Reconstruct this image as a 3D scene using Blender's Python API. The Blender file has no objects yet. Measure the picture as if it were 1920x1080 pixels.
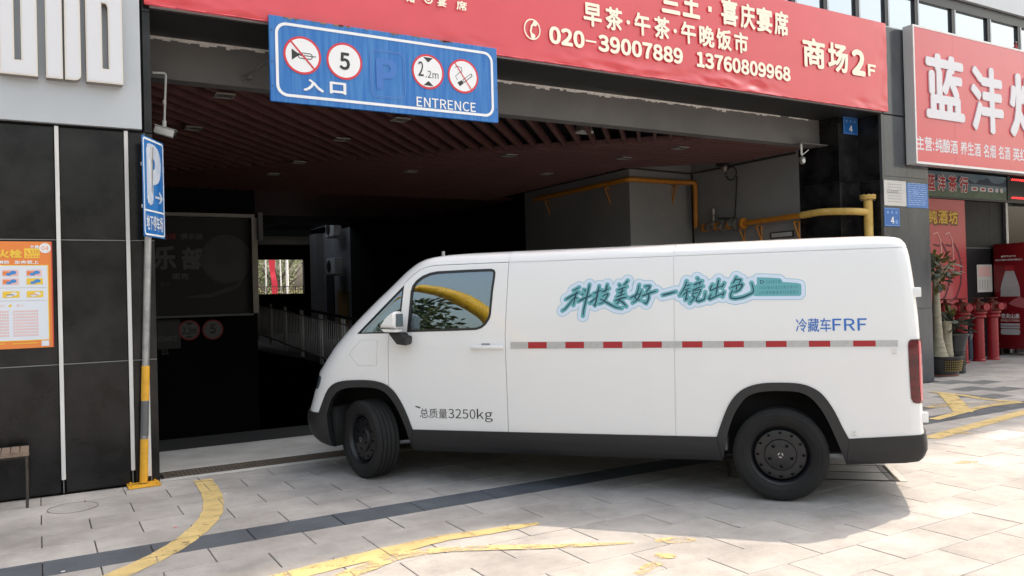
import bpy, bmesh, math, random
import numpy as np
from mathutils import Vector, Matrix
from mathutils.bvhtree import BVHTree
from math import sin, cos, pi, radians, atan, atan2, sqrt

# ------------------------------------------------------------------ camera, world, sun, exposure
SC = bpy.context.scene
COL = SC.collection
F_PX, CAM_H = 1520.0, 1.60
YAW, ROLL, PITCH = radians(59.6), radians(1.5), atan(12/1520.0)
FW = Vector((cos(YAW)*cos(PITCH), sin(YAW)*cos(PITCH), sin(PITCH)))
R0 = Vector((sin(YAW), -cos(YAW), 0)); U0 = R0.cross(FW)
RT = R0*cos(ROLL) - U0*sin(ROLL); UP = U0*cos(ROLL) + R0*sin(ROLL)
CAM = Vector((0, 0, CAM_H))
cd = bpy.data.cameras.new('camera'); co = bpy.data.objects.new('camera', cd); COL.objects.link(co)
cd.sensor_width = 36; cd.lens = F_PX/1920*36; cd.clip_start = 0.05; cd.clip_end = 2000
M = Matrix.Identity(4)
for i in range(3):
    M[i][0] = RT[i]; M[i][1] = UP[i]; M[i][2] = -FW[i]; M[i][3] = CAM[i]
co.matrix_world = M
SC.camera = co

SUN_DIR = Vector((0.70, 0.09, 1.0)).normalized()
EL = math.asin(SUN_DIR.z); AZ = atan2(SUN_DIR.x, SUN_DIR.y)
w = bpy.data.worlds.new('World'); SC.world = w; w.use_nodes = True
nt = w.node_tree; bg = nt.nodes['Background']
sk = nt.nodes.new('ShaderNodeTexSky'); sk.sky_type = 'NISHITA'; sk.sun_disc = False
sk.sun_elevation = EL; sk.sun_rotation = AZ; sk.air_density = 2.0; sk.dust_density = 6.0; sk.ozone_density = 1.0
hz = nt.nodes.new('ShaderNodeHueSaturation'); hz.inputs['Saturation'].default_value = .55   # hazy sky
nt.links.new(sk.outputs[0], hz.inputs['Color']); nt.links.new(hz.outputs[0], bg.inputs[0]); bg.inputs[1].default_value = 0.15
sl = bpy.data.lights.new('sun', 'SUN'); sl.energy = 2.0; sl.angle = radians(0.53); sl.color = (1, .86, .70)
so = bpy.data.objects.new('sun', sl); COL.objects.link(so)
so.rotation_euler = SUN_DIR.to_track_quat('Z', 'Y').to_euler()
SC.view_settings.view_transform = 'Standard'; SC.view_settings.look = 'None'
SC.view_settings.exposure = 1.24; SC.view_settings.gamma = 1.0; SC.view_settings.use_curve_mapping = False
SC.cycles.max_bounces = 8; SC.cycles.diffuse_bounces = 4; SC.cycles.caustics_reflective = False; SC.cycles.caustics_refractive = False

# ------------------------------------------------------------------ helpers
random.seed(7)
def ray(x, y): return FW*F_PX + RT*(x-960) - UP*(y-540)
def onY(x, y, Y):
    d = ray(x, y); t = Y/d.y; p = CAM + d*t; return (p.x, p.z)          # (X, Z) on a wall parallel to the facade
def onG(x, y, z=0.0):
    d = ray(x, y); t = (z-CAM_H)/d.z; p = CAM + d*t; return (p.x, p.y)
def onX(x, y, X):
    d = ray(x, y); t = X/d.x; p = CAM + d*t; return (p.y, p.z)

def tag(o, label=None, cat=None, group=None, kind=None):
    if label: o['label'] = label
    if cat: o['category'] = cat
    if group: o['group'] = group
    if kind: o['kind'] = kind
    return o
def thing(name, label, cat, loc=(0, 0, 0), rotz=0.0, group=None):
    o = bpy.data.objects.new(name, None); COL.objects.link(o)
    o.location = loc; o.rotation_euler = (0, 0, rotz); o.empty_display_size = .2
    return tag(o, label, cat, group)
def link(name, me, m=None, parent=None, world=True):
    """link a mesh given in world coordinates; under a parent it is moved into the parent's space"""
    if m is not None:
        me.materials.clear(); me.materials.append(m)
    o = bpy.data.objects.new(name, me); COL.objects.link(o)
    if parent is not None:
        if world:
            root = parent; mats = []
            while root is not None:
                mats.append(Matrix.LocRotScale(root.location, root.rotation_euler, root.scale)); root = root.parent
            W = Matrix.Identity(4)
            for mm in reversed(mats): W = W @ mm
            me.transform(W.inverted())
        o.parent = parent
    return o
def fix(bm): bmesh.ops.recalc_face_normals(bm, faces=bm.faces[:])
def to_mesh(bm, name='m', smooth=False, ang=35):
    me = bpy.data.meshes.new(name)
    if smooth:
        for f in bm.faces: f.smooth = True
        a = radians(ang)
        for e in bm.edges:
            if len(e.link_faces) == 2 and e.calc_face_angle(0) > a: e.smooth = False
    bm.to_mesh(me); bm.free(); return me
def add_box(bm, x0, x1, y0, y1, z0, z1, bev=0, rot=0, c=None):
    vs = [bm.verts.new(v) for v in ((x0,y0,z0),(x1,y0,z0),(x1,y1,z0),(x0,y1,z0),(x0,y0,z1),(x1,y0,z1),(x1,y1,z1),(x0,y1,z1))]
    fs = [bm.faces.new([vs[i] for i in q]) for q in ((0,3,2,1),(4,5,6,7),(0,1,5,4),(1,2,6,5),(2,3,7,6),(3,0,4,7))]
    if bev:
        es = list({e for f in fs for e in f.edges})
        r = bmesh.ops.bevel(bm, geom=es, offset=bev, segments=2, affect='EDGES', profile=.5)
        vs = list({v for f in r['faces'] for v in f.verts} | {v for v in vs if v.is_valid})
    if rot: bmesh.ops.rotate(bm, verts=vs, cent=c or ((x0+x1)/2, (y0+y1)/2, 0), matrix=Matrix.Rotation(rot, 3, 'Z'))
    return vs
def box(name, x0, x1, y0, y1, z0, z1, m, parent=None, bev=0, world=True):
    bm = bmesh.new(); add_box(bm, min(x0,x1), max(x0,x1), min(y0,y1), max(y0,y1), min(z0,z1), max(z0,z1), bev)
    return link(name, to_mesh(bm, name), m, parent, world)
def add_tube(bm, pts, r, n=10, caps=True, rs=None):
    pts = [Vector(p) for p in pts]; rings = []; up = None
    for i, p in enumerate(pts):
        t = (pts[min(i+1, len(pts)-1)] - pts[max(i-1, 0)])
        t = t.normalized() if t.length > 1e-6 else Vector((0,0,1))
        if up is None: up = Vector((0,0,1)) if abs(t.z) < .9 else Vector((1,0,0))
        s = t.cross(up)
        if s.length < 1e-4: s = t.cross(Vector((1,0,0)))
        s.normalize(); up = s.cross(t).normalized()
        rr = rs[i] if rs else r
        rings.append([bm.verts.new(p + s*(rr*cos(2*pi*k/n)) + up*(rr*sin(2*pi*k/n))) for k in range(n)])
    for a, b in zip(rings, rings[1:]):
        for k in range(n):
            f = bm.faces.new((a[k], a[(k+1)%n], b[(k+1)%n], b[k])); f.smooth = True
    if caps: bm.faces.new(rings[0][::-1]); bm.faces.new(rings[-1])
def tube(name, pts, r, m, parent=None, n=10, rs=None, world=True):
    bm = bmesh.new(); add_tube(bm, pts, r, n, True, rs); fix(bm)
    return link(name, to_mesh(bm, name, True), m, parent, world)
def arcpath(pts, rad=.06, seg=5):
    pts = [Vector(p) for p in pts]; out = [pts[0]]
    for a, b, c in zip(pts, pts[1:], pts[2:]):
        r = min(rad, (a-b).length*.45, (c-b).length*.45)
        p, q = b + (a-b).normalized()*r, b + (c-b).normalized()*r
        for k in range(seg+1):
            t = k/seg; out.append(p*(1-t)**2 + b*2*t*(1-t) + q*t*t)
    out.append(pts[-1]); keep = [out[0]]
    for q in out[1:]:
        if (q-keep[-1]).length > rad*.12: keep.append(q)
    return keep
def add_lathe(bm, prof, n=24, c=(0,0,0), axis='Z', closed=False):
    """prof: (radius, height) pairs"""
    rings = []
    for r, h in prof:
        ring = []
        for k in range(n):
            a = 2*pi*k/n
            if axis == 'Z': v = (c[0]+r*cos(a), c[1]+r*sin(a), c[2]+h)
            elif axis == 'Y': v = (c[0]+r*cos(a), c[1]+h, c[2]+r*sin(a))
            else: v = (c[0]+h, c[1]+r*cos(a), c[2]+r*sin(a))
            ring.append(bm.verts.new(v))
        rings.append(ring)
    pr = list(zip(rings, rings[1:]))
    if closed: pr.append((rings[-1], rings[0]))
    for a, b in pr:
        for k in range(n): bm.faces.new((a[k], a[(k+1)%n], b[(k+1)%n], b[k]))
    if not closed:
        bm.faces.new(rings[0][::-1]); bm.faces.new(rings[-1])
def lathe(name, prof, m, parent=None, n=24, c=(0,0,0), axis='Z', closed=False, world=True, ang=35):
    bm = bmesh.new(); add_lathe(bm, prof, n, c, axis, closed); fix(bm)
    return link(name, to_mesh(bm, name, True, ang), m, parent, world)
def flat(name, polys, Y, m, parent=None, d=0):
    """polygons given as (X, Z) lists on the wall plane Y, facing the street (-Y)"""
    bm = bmesh.new()
    for p in polys:
        vs = [bm.verts.new((x, Y, z)) for x, z in p]; f = bm.faces.new(vs); f.normal_update()
        if f.normal.y > 0: f.normal_flip()
    return link(name, to_mesh(bm, name), m, parent)
def rect(x0, x1, z0, z1): return [(x0, z0), (x1, z0), (x1, z1), (x0, z1)]
def circ(x, z, r, n=28, sx=1.0): return [(x+r*sx*cos(2*pi*k/n), z+r*sin(2*pi*k/n)) for k in range(n)]
def ring_polys(out, inn):
    n = len(out); return [[out[k], out[(k+1)%n], inn[(k+1)%n], inn[k]] for k in range(n)]
def rrect(x0, x1, z0, z1, r, n=6):
    o = []
    for cx, cz, a in ((x1-r, z1-r, 0), (x0+r, z1-r, pi/2), (x0+r, z0+r, pi), (x1-r, z0+r, 3*pi/2)):
        for k in range(n+1): o.append((cx+r*cos(a+k*pi/2/n), cz+r*sin(a+k*pi/2/n)))
    return o
def stroke(pts, wd):
    """quad strip (x,z) around a polyline"""
    out = []; P = [Vector(p).to_2d() if len(p) > 2 else Vector(p) for p in pts]
    L, Rr = [], []
    for i, p in enumerate(P):
        t = (P[min(i+1, len(P)-1)] - P[max(i-1, 0)]).normalized(); nn = Vector((-t.y, t.x))
        ww = wd[i] if isinstance(wd, (list, tuple)) else wd
        L.append(p+nn*ww/2); Rr.append(p-nn*ww/2)
    return [[tuple(L[i]), tuple(L[i+1]), tuple(Rr[i+1]), tuple(Rr[i])] for i in range(len(P)-1)]
_tc = {}
try:
    import os
    INTER = bpy.data.fonts.load(os.path.join(bpy.utils.resource_path('LOCAL'), 'datafiles', 'fonts', 'Noto Sans CJK Regular.woff2'))   # ships with Blender
except Exception: INTER = None
def text_mesh(body, res=3, space=1.0):
    key = (body, res, space)
    if key not in _tc:
        cu = bpy.data.curves.new('lettering', 'FONT'); cu.body = body; cu.size = 1.0; cu.space_character = space
        if INTER is not None: cu.font = INTER
        cu.resolution_u = res; cu.align_x = 'LEFT'
        o = bpy.data.objects.new('tmp', cu); COL.objects.link(o)
        dg = bpy.context.evaluated_depsgraph_get(); me = bpy.data.meshes.new_from_object(o.evaluated_get(dg))
        bpy.data.objects.remove(o); bpy.data.curves.remove(cu); _tc[key] = me
    me = _tc[key]; n = len(me.vertices); c = np.empty(n*3); me.vertices.foreach_get('co', c)
    return c.reshape(n, 3)[:, :2].copy(), [tuple(p.vertices) for p in me.polygons]
def fat_text(body, w, h, bold, step=.00012, space=1.0):
    """glyph outlines fitted to w x h; a heavier weight is the union of copies nudged round a small circle, each a hair apart in depth"""
    c, fs = text_mesh(body, 3, space); mn, mx = c.min(0), c.max(0); b = .5*bold*min(w/(mx[0]-mn[0]), h/(mx[1]-mn[1])); b = min(b, h*.08)
    c = (c-mn)/(mx-mn)*np.array([w-2*b, h-2*b]) + b; V, Fc = [], []
    offs = [(0, 0)] + ([(b*cos(k*pi/4), b*sin(k*pi/4)) for k in range(8)] if b > 0 else [])
    for i, (dx, dy) in enumerate(offs):
        base = len(V); V += [(x+dx, y+dy, i*step) for x, y in c]; Fc += [tuple(v+base for v in f) for f in fs]
    return V, Fc
def text(name, body, x0, x1, z0, z1, Y, m, parent=None, bold=0.0, ext=0.0, shear=0, space=1.0):
    """lettering fitted in the box x0..x1, z0..z1 just in front of the wall plane Y"""
    V, Fc = fat_text(body, x1-x0, z1-z0, max(0, bold), .00012, space)
    me = bpy.data.meshes.new(name); me.from_pydata([(x0+x, Y-d-ext, z0+z+shear*(x/(x1-x0)-.5)) for x, z, d in V], [], Fc)
    bm = bmesh.new(); bm.from_mesh(me)
    for f in bm.faces:
        f.normal_update()
        if f.normal.y > 0: f.normal_flip()
    if ext:
        es = [e for e in bm.edges if len(e.link_faces) == 1]
        r = bmesh.ops.extrude_edge_only(bm, edges=es); bmesh.ops.translate(bm, verts=[e for e in r['geom'] if isinstance(e, bmesh.types.BMVert)], vec=(0, ext, 0))
    bm.to_mesh(me); bm.free()
    return link(name, me, m, parent)

# ------------------------------------------------------------------ materials
def pm(name, col, rough=.5, metal=0., col2=None, scale=5., bump=0., bscale=60., spec=.5, coat=0., detail=4., contrast=(.35,.65), randv=0., stretch=(1,1,1), emis=None):
    m = bpy.data.materials.new(name); m.use_nodes = True; nt = m.node_tree; N = nt.nodes; L = nt.links
    b = N['Principled BSDF']; b.inputs['Base Color'].default_value = (*col, 1); b.inputs['Roughness'].default_value = rough
    b.inputs['Metallic'].default_value = metal; b.inputs['Specular IOR Level'].default_value = spec; b.inputs['Coat Weight'].default_value = coat
    b.inputs['Coat Roughness'].default_value = .06
    tc = N.new('ShaderNodeTexCoord'); mp = N.new('ShaderNodeMapping'); mp.inputs['Scale'].default_value = stretch
    L.new(tc.outputs['Object'], mp.inputs[0])
    if randv:
        oi = N.new('ShaderNodeObjectInfo'); va = N.new('ShaderNodeVectorMath'); va.operation = 'SCALE'; va.inputs[3].default_value = 37.
        cb = N.new('ShaderNodeCombineXYZ'); L.new(oi.outputs['Random'], cb.inputs[0]); L.new(oi.outputs['Random'], cb.inputs[1]); L.new(cb.outputs[0], va.inputs[0])
        ad = N.new('ShaderNodeVectorMath'); L.new(mp.outputs[0], ad.inputs[0]); L.new(va.outputs[0], ad.inputs[1]); vec = ad.outputs[0]
    else: vec = mp.outputs[0]
    if col2 is not None or randv:
        c2 = col2 or col
        n1 = N.new('ShaderNodeTexNoise'); n1.inputs['Scale'].default_value = scale; n1.inputs['Detail'].default_value = detail; n1.inputs['Roughness'].default_value = .6
        L.new(vec, n1.inputs['Vector'])
        cr = N.new('ShaderNodeValToRGB'); cr.color_ramp.elements[0].position = contrast[0]; cr.color_ramp.elements[1].position = contrast[1]
        cr.color_ramp.elements[0].color = (*col, 1); cr.color_ramp.elements[1].color = (*c2, 1); L.new(n1.outputs[0], cr.inputs[0])
        outc = cr.outputs[0]
        if randv:
            mr = N.new('ShaderNodeMapRange'); mr.inputs[3].default_value = 1-randv; mr.inputs[4].default_value = 1+randv
            L.new(oi.outputs['Random'], mr.inputs[0])
            hs = N.new('ShaderNodeHueSaturation'); L.new(mr.outputs[0], hs.inputs['Value']); L.new(outc, hs.inputs['Color']); outc = hs.outputs[0]
        L.new(outc, b.inputs['Base Color'])
    if bump:
        n2 = N.new('ShaderNodeTexNoise'); n2.inputs['Scale'].default_value = bscale; n2.inputs['Detail'].default_value = 5
        L.new(vec, n2.inputs['Vector']); bp = N.new('ShaderNodeBump'); bp.inputs['Strength'].default_value = bump; bp.inputs['Distance'].default_value = .01
        L.new(n2.outputs[0], bp.inputs['Height']); L.new(bp.outputs[0], b.inputs['Normal'])
    if emis:
        b.inputs['Emission Color'].default_value = (*emis[0], 1); b.inputs['Emission Strength'].default_value = emis[1]
    return m
def stone_mat(name, c1, c2, speck, rv=.07, rough=.75):
    """flame-finished granite: per-slab tone, cloudy stains, fine speckle"""
    m = pm(name, c1, rough, 0, c2, 2.2, .35, 120, detail=6, randv=rv)
    N = m.node_tree.nodes; L = m.node_tree.links; b = N['Principled BSDF']
    src = b.inputs['Base Color'].links[0].from_socket
    geo = N.new('ShaderNodeNewGeometry')
    s = N.new('ShaderNodeTexNoise'); s.inputs['Scale'].default_value = 230; s.inputs['Detail'].default_value = 2; L.new(geo.outputs['Position'], s.inputs['Vector'])
    r = N.new('ShaderNodeValToRGB'); r.color_ramp.elements[0].position = .38; r.color_ramp.elements[1].position = .62
    r.color_ramp.elements[0].color = (speck, speck, speck, 1); r.color_ramp.elements[1].color = (1.12, 1.12, 1.12, 1); L.new(s.outputs[0], r.inputs[0])
    s2 = N.new('ShaderNodeTexNoise'); s2.inputs['Scale'].default_value = 1.3; s2.inputs['Detail'].default_value = 8; s2.inputs['Roughness'].default_value = .72; L.new(geo.outputs['Position'], s2.inputs['Vector'])
    r2 = N.new('ShaderNodeValToRGB'); r2.color_ramp.elements[0].position = .3; r2.color_ramp.elements[1].position = .62
    r2.color_ramp.elements[0].color = (.62, .61, .605, 1); r2.color_ramp.elements[1].color = (1.06, 1.05, 1.04, 1); L.new(s2.outputs[0], r2.inputs[0])
    mx = N.new('ShaderNodeMix'); mx.data_type = 'RGBA'; mx.blend_type = 'MULTIPLY'; mx.inputs[0].default_value = 1
    L.new(src, mx.inputs[6]); L.new(r.outputs[0], mx.inputs[7])
    mx2 = N.new('ShaderNodeMix'); mx2.data_type = 'RGBA'; mx2.blend_type = 'MULTIPLY'; mx2.inputs[0].default_value = 1
    L.new(mx.outputs[2], mx2.inputs[6]); L.new(r2.outputs[0], mx2.inputs[7]); L.new(mx2.outputs[2], b.inputs['Base Color'])
    return m
def worn_mat(name, col, wear=.5, scale=9, rough=.7):
    """road paint with holes worn through it"""
    m = pm(name, col, rough, 0, tuple(c*.82 for c in col), 6, .2, 90); N = m.node_tree.nodes; L = m.node_tree.links
    out = N['Material Output']; b = N['Principled BSDF']; tr = N.new('ShaderNodeBsdfTransparent'); mx = N.new('ShaderNodeMixShader')
    geo = N.new('ShaderNodeNewGeometry'); n = N.new('ShaderNodeTexNoise'); n.inputs['Scale'].default_value = scale; n.inputs['Detail'].default_value = 8; n.inputs['Roughness'].default_value = .65
    L.new(geo.outputs['Position'], n.inputs['Vector'])
    r = N.new('ShaderNodeValToRGB'); r.color_ramp.elements[0].position = wear-.10; r.color_ramp.elements[1].position = wear+.09; L.new(n.outputs[0], r.inputs[0])
    n3 = N.new('ShaderNodeTexNoise'); n3.inputs['Scale'].default_value = 55; n3.inputs['Detail'].default_value = 4; L.new(geo.outputs['Position'], n3.inputs['Vector'])
    am = N.new('ShaderNodeMath'); am.operation = 'MULTIPLY_ADD'; am.inputs[1].default_value = .30; L.new(n3.outputs[0], am.inputs[0])
    sb_ = N.new('ShaderNodeMath'); sb_.operation = 'SUBTRACT'; sb_.inputs[1].default_value = .15; L.new(n.outputs[0], sb_.inputs[0]); L.new(sb_.outputs[0], am.inputs[2]); L.new(am.outputs[0], r.inputs[0])
    mpb = N.new('ShaderNodeMapping'); mpb.inputs['Location'].default_value = (0, -(5.585 % .66), 0); L.new(geo.outputs['Position'], mpb.inputs[0])
    bk = N.new('ShaderNodeTexBrick'); bk.inputs['Scale'].default_value = 1; bk.inputs['Mortar Size'].default_value = .0045; bk.inputs['Mortar Smooth'].default_value = .3
    bk.inputs['Brick Width'].default_value = .62; bk.inputs['Row Height'].default_value = .33; bk.offset = .5; L.new(mpb.outputs[0], bk.inputs['Vector'])
    mxm = N.new('ShaderNodeMath'); mxm.operation = 'MAXIMUM'; L.new(r.outputs[0], mxm.inputs[0]); L.new(bk.outputs['Fac'], mxm.inputs[1])
    L.new(mxm.outputs[0], mx.inputs[0]); L.new(b.outputs[0], mx.inputs[1]); L.new(tr.outputs[0], mx.inputs[2]); L.new(mx.outputs[0], out.inputs[0])
    return m
def glass_mat(name, tint, refl=.2, rough=0.0, rcol=(1,1,1)):
    m = bpy.data.materials.new(name); m.use_nodes = True; N = m.node_tree.nodes; L = m.node_tree.links
    N.remove(N['Principled BSDF']); out = N['Material Output']
    t = N.new('ShaderNodeBsdfTransparent'); t.inputs[0].default_value = (*tint, 1)
    g = N.new('ShaderNodeBsdfGlossy'); g.inputs['Roughness'].default_value = rough; g.inputs[0].default_value = (*rcol, 1)
    lw = N.new('ShaderNodeFresnel'); lw.inputs[0].default_value = 1.5
    ad = N.new('ShaderNodeMath'); ad.operation = 'MAXIMUM'; ad.inputs[1].default_value = refl; L.new(lw.outputs[0], ad.inputs[0])
    mx = N.new('ShaderNodeMixShader'); L.new(ad.outputs[0], mx.inputs[0]); L.new(t.outputs[0], mx.inputs[1]); L.new(g.outputs[0], mx.inputs[2]); L.new(mx.outputs[0], out.inputs[0])
    return m

m_slab = stone_mat('granite_slab', (.385,.362,.345), (.45,.425,.405), .82)
m_band = stone_mat('dark_granite_slab', (.075,.085,.102), (.11,.122,.142), .85)
m_grey = stone_mat('mid_grey_slab', (.14,.145,.15), (.19,.192,.195), .8)
m_white_slab = stone_mat('pale_slab', (.50,.47,.44), (.56,.53,.50), .85)
m_joint = pm('paving_joint', (.07,.062,.055), .95, col2=(.14,.12,.10), scale=8)
m_far = stone_mat('far_paving', (.30,.29,.28), (.36,.35,.34), .8)
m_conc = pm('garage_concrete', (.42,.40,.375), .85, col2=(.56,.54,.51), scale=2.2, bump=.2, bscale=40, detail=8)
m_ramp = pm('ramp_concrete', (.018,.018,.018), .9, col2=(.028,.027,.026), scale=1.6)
m_black2 = pm('dull_black_tile', (.010,.010,.011), .5, spec=.2, col2=(.018,.017,.018), scale=5)
m_black = pm('black_granite_tile', (.005,.005,.0055), .17, spec=.32, col2=(.022,.021,.022), scale=3.2, bump=.015, bscale=200, randv=.12, detail=9)
m_marble = pm('grey_polished_tile', (.05,.055,.062), .14, col2=(.085,.09,.10), scale=2.5, stretch=(1,1,.35), randv=.08, detail=7)
m_panel = pm('light_grey_aluminium', (.46,.48,.51), .42, .15, col2=(.50,.52,.55), scale=.8)
m_gap = pm('dark_gap', (.012,.012,.012), .9)
m_grout = pm('pale_grout', (.26,.26,.255), .8)
m_strip = pm('white_light_strip', (.72,.71,.70), .4, col2=(.62,.60,.58), scale=9, stretch=(1,1,.2))
m_beam = pm('grey_beam_paint', (.115,.112,.112), .75, col2=(.145,.14,.138), scale=1.2, bump=.08, bscale=14)
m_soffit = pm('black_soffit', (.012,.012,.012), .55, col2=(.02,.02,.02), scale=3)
m_peel = pm('peeling_paint_edge', (.85,.83,.80), .8, col2=(.65,.62,.58), scale=20)
m_slat = pm('brown_red_slat', (.125,.052,.045), .6, col2=(.085,.034,.030), scale=4, stretch=(1,1,1))
m_ceil = pm('dark_red_ceiling', (.20,.075,.065), .6, col2=(.16,.06,.052), scale=2)
m_void = pm('black_void', (.006,.006,.006), .95)
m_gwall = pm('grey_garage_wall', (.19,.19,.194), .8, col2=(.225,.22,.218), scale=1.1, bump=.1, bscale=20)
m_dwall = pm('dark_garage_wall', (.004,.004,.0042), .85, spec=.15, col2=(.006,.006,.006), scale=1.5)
m_steel = pm('galvanised_steel', (.42,.42,.42), .42, .75, col2=(.30,.30,.31), scale=14)
m_dsteel = pm('dark_steel', (.05,.048,.046), .5, .6, col2=(.09,.075,.06), scale=18)
m_white = pm('white_gloss_paint', (.80,.80,.80), .4, col2=(.72,.71,.69), scale=6)
m_wprint = pm('white_print', (.80,.80,.81), .5)
m_cream = pm('cream_print', (.90,.86,.70), .5)
m_kprint = pm('black_print', (.02,.02,.022), .5)
m_rprint = pm('red_print', (.62,.035,.05), .45)
m_blue = pm('blue_sign_face', (.010,.13,.44), .4, col2=(.045,.20,.50), scale=4, stretch=(7,1,.5), coat=.05)
m_dblue = pm('dark_blue_plate', (.010,.11,.38), .35)
m_lblue = pm('faded_blue_print', (.16,.30,.62), .5)
m_banner = pm('red_vinyl_banner', (.67,.052,.068), .33, col2=(.63,.045,.06), scale=1.5, coat=.6, bump=.02, bscale=3)
m_signred = pm('red_sign_face', (.60,.055,.075), .30, col2=(.56,.05,.07), scale=1.2, coat=.5)
m_yellow2 = pm('pale_yellow_standpipe', (.64,.44,.13), .45, col2=(.54,.33,.07), scale=7)
m_yellow = pm('yellow_gas_pipe', (.48,.20,.015), .5, col2=(.38,.13,.012), scale=10)
m_ypole = pm('yellow_pole_paint', (.78,.42,.03), .5, col2=(.66,.33,.03), scale=12)
m_mark = worn_mat('yellow_road_paint', (.66,.49,.21), .66, 7)
m_mark2 = worn_mat('worn_yellow_road_paint', (.66,.48,.20), .50, 11)
m_mirrorglass = pm('sky_reflecting_glass', (.44,.475,.52), .03, .92)
m_frame = pm('dark_window_frame', (.012,.012,.014), .35)
m_rubber = pm('rubber', (.012,.012,.012), .9)

# ------------------------------------------------------------------ the setting: ground, paving, garage floor
def sheet(name, poly, z, m, kind='structure'):
    bm = bmesh.new(); f = bm.faces.new([bm.verts.new((x, y, z)) for x, y in poly]); f.normal_update()
    if f.normal.z < 0: f.normal_flip()
    o = link(name, to_mesh(bm, name), m); tag(o, kind=kind); return o
FY = 7.95                                    # the facade plane
TL, TW, GAP = .62, .33, .006
def row_y(k): return 5.585 + k*TW            # k = 0 is the dark band
bmg = bmesh.new()                            # one great sheet, holed where the ramp goes down
def quad(bm, x0, x1, y0, y1, z): bm.faces.new([bm.verts.new(v) for v in ((x0,y0,z),(x1,y0,z),(x1,y1,z),(x0,y1,z))])
for q in ((-600, 600, -600, 10.3), (-600, .93, 10.3, 39.9), (6.2, 600, 10.3, 39.9), (-600, 600, 39.9, 900)): quad(bmg, *q, -.03)
ground = link('ground', to_mesh(bmg, 'ground'), m_far); tag(ground, kind='structure')

pavement = box('pavement', -14, 30, -9, 7.95, -.026, -.012, m_joint); tag(pavement, kind='structure')
pavement2 = box('pavement', 12.6, 30, 7.95, 10.1, -.026, -.012, m_joint); tag(pavement2, kind='structure')
slab_cache = {}
def slab_mesh(lx, ly):
    key = (round(lx, 3), round(ly, 3))
    if key not in slab_cache:
        bm = bmesh.new(); add_box(bm, -lx/2+.0038, lx/2-.0038, -ly/2+.0016, ly/2-.0016, -.012, 0)
        es = [e for e in bm.edges if all(v.co.z > -.001 for v in e.verts)]
        bmesh.ops.bevel(bm, geom=es, offset=.002, segments=1, affect='EDGES')
        slab_cache[key] = to_mesh(bm, 'paving_slab')
    return slab_cache[key]
slabs = []
for k in range(-44, 14):
    y0 = row_y(k)
    if y0 + TW > 10.0 or y0 < -8.9: continue
    off = 0 if k % 2 == 0 else TL/2
    for i in range(-22, 48):
        x = i*TL + off
        if x < -13 or x > 29.5: continue
        xc, yc = x + TL/2, y0 + TW/2; ly = TW
        if xc < 12.55 and y0 + TW > 7.92:
            ly = 7.92 - y0
            if ly < .06: continue
            yc = y0 + ly/2
        slabs.append((xc, yc, ly, k))
def vis(s):
    d = Vector((s[0], s[1], 0)) - CAM; z = d.dot(FW)
    if z < 1: return None
    px, py = 960 + F_PX*d.dot(RT)/z, 540 - F_PX*d.dot(UP)/z
    if -60 < px < 1980 and py < 1130: return z
    return None
HATCH = (5.62, 6.53, 4.13, 4.56)
def in_hatch(s): return HATCH[0]-.2 < s[0] < HATCH[1]+.2 and HATCH[2]-.05 < s[1] < HATCH[3]+.05
near, rest = [], []
for s in slabs:
    z = vis(s); (near if z is not None else rest).append((z if z is not None else 99, s))
near.sort(key=lambda t: t[0]); rest += near[296:]; near = near[:296]
def slab_kind(s):
    x, y, ly, k = s
    if k == 0: return 'band'
    if 9.6 < x < 13.5 and y > 6.2: return 'grey' if (int(x*1.7)+k) % 3 == 0 else 'slab'
    h = (int(x*13.7)*31 + k*17) % 53
    return 'pale' if h == 3 else 'slab'
SM = dict(band=m_band, slab=m_slab, grey=m_grey, pale=m_white_slab)
mesh_by = {}
for z, s in near:
    kd = slab_kind(s); key = (kd, round(s[2], 3))
    if key not in mesh_by:
        me = slab_mesh(TL, s[2]).copy(); me.materials.clear(); me.materials.append(SM[kd]); mesh_by[key] = me
    o = bpy.data.objects.new('paving_slab', mesh_by[key]); COL.objects.link(o); o.parent = pavement
    o.location = (s[0], s[1], random.uniform(-.0012, .0012)); o.rotation_euler = (random.uniform(-.002,.002), random.uniform(-.0012,.0012), random.uniform(-.002,.002))
    if kd == 'band': o['label'] = 'dark blue grey granite slab of the band across the pavement'
for kd in SM:
    bm = bmesh.new()
    for z, s in rest:
        if slab_kind(s) != kd: continue
        add_box(bm, s[0]-TL/2+GAP/2, s[0]+TL/2-GAP/2, s[1]-s[2]/2+GAP/2, s[1]+s[2]/2-GAP/2, -.012, random.uniform(-.001,.001))
    if len(bm.faces): o = link('paving_slab', to_mesh(bm, 'paving_slab'), SM[kd], pavement); tag(o, kind='stuff')
    else: bm.free()

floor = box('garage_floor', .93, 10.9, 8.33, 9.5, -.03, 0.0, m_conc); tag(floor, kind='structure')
floor2 = box('darkened_garage_floor', .93, 10.9, 9.502, 10.3, -.03, -.001, m_ramp); tag(floor2, kind='structure')  # level floor; the garage's darkness is put into its near-black colour
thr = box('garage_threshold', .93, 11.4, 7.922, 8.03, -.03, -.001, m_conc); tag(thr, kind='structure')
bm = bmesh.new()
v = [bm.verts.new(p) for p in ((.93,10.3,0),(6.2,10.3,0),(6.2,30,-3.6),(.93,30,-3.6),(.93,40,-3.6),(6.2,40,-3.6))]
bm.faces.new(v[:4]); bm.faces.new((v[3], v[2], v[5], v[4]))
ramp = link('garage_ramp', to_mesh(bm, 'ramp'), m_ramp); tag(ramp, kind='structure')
walk = box('garage_walkway', 6.2, 14, 10.3, 40, -.2, -.004, m_ramp); tag(walk, kind='structure')

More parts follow.
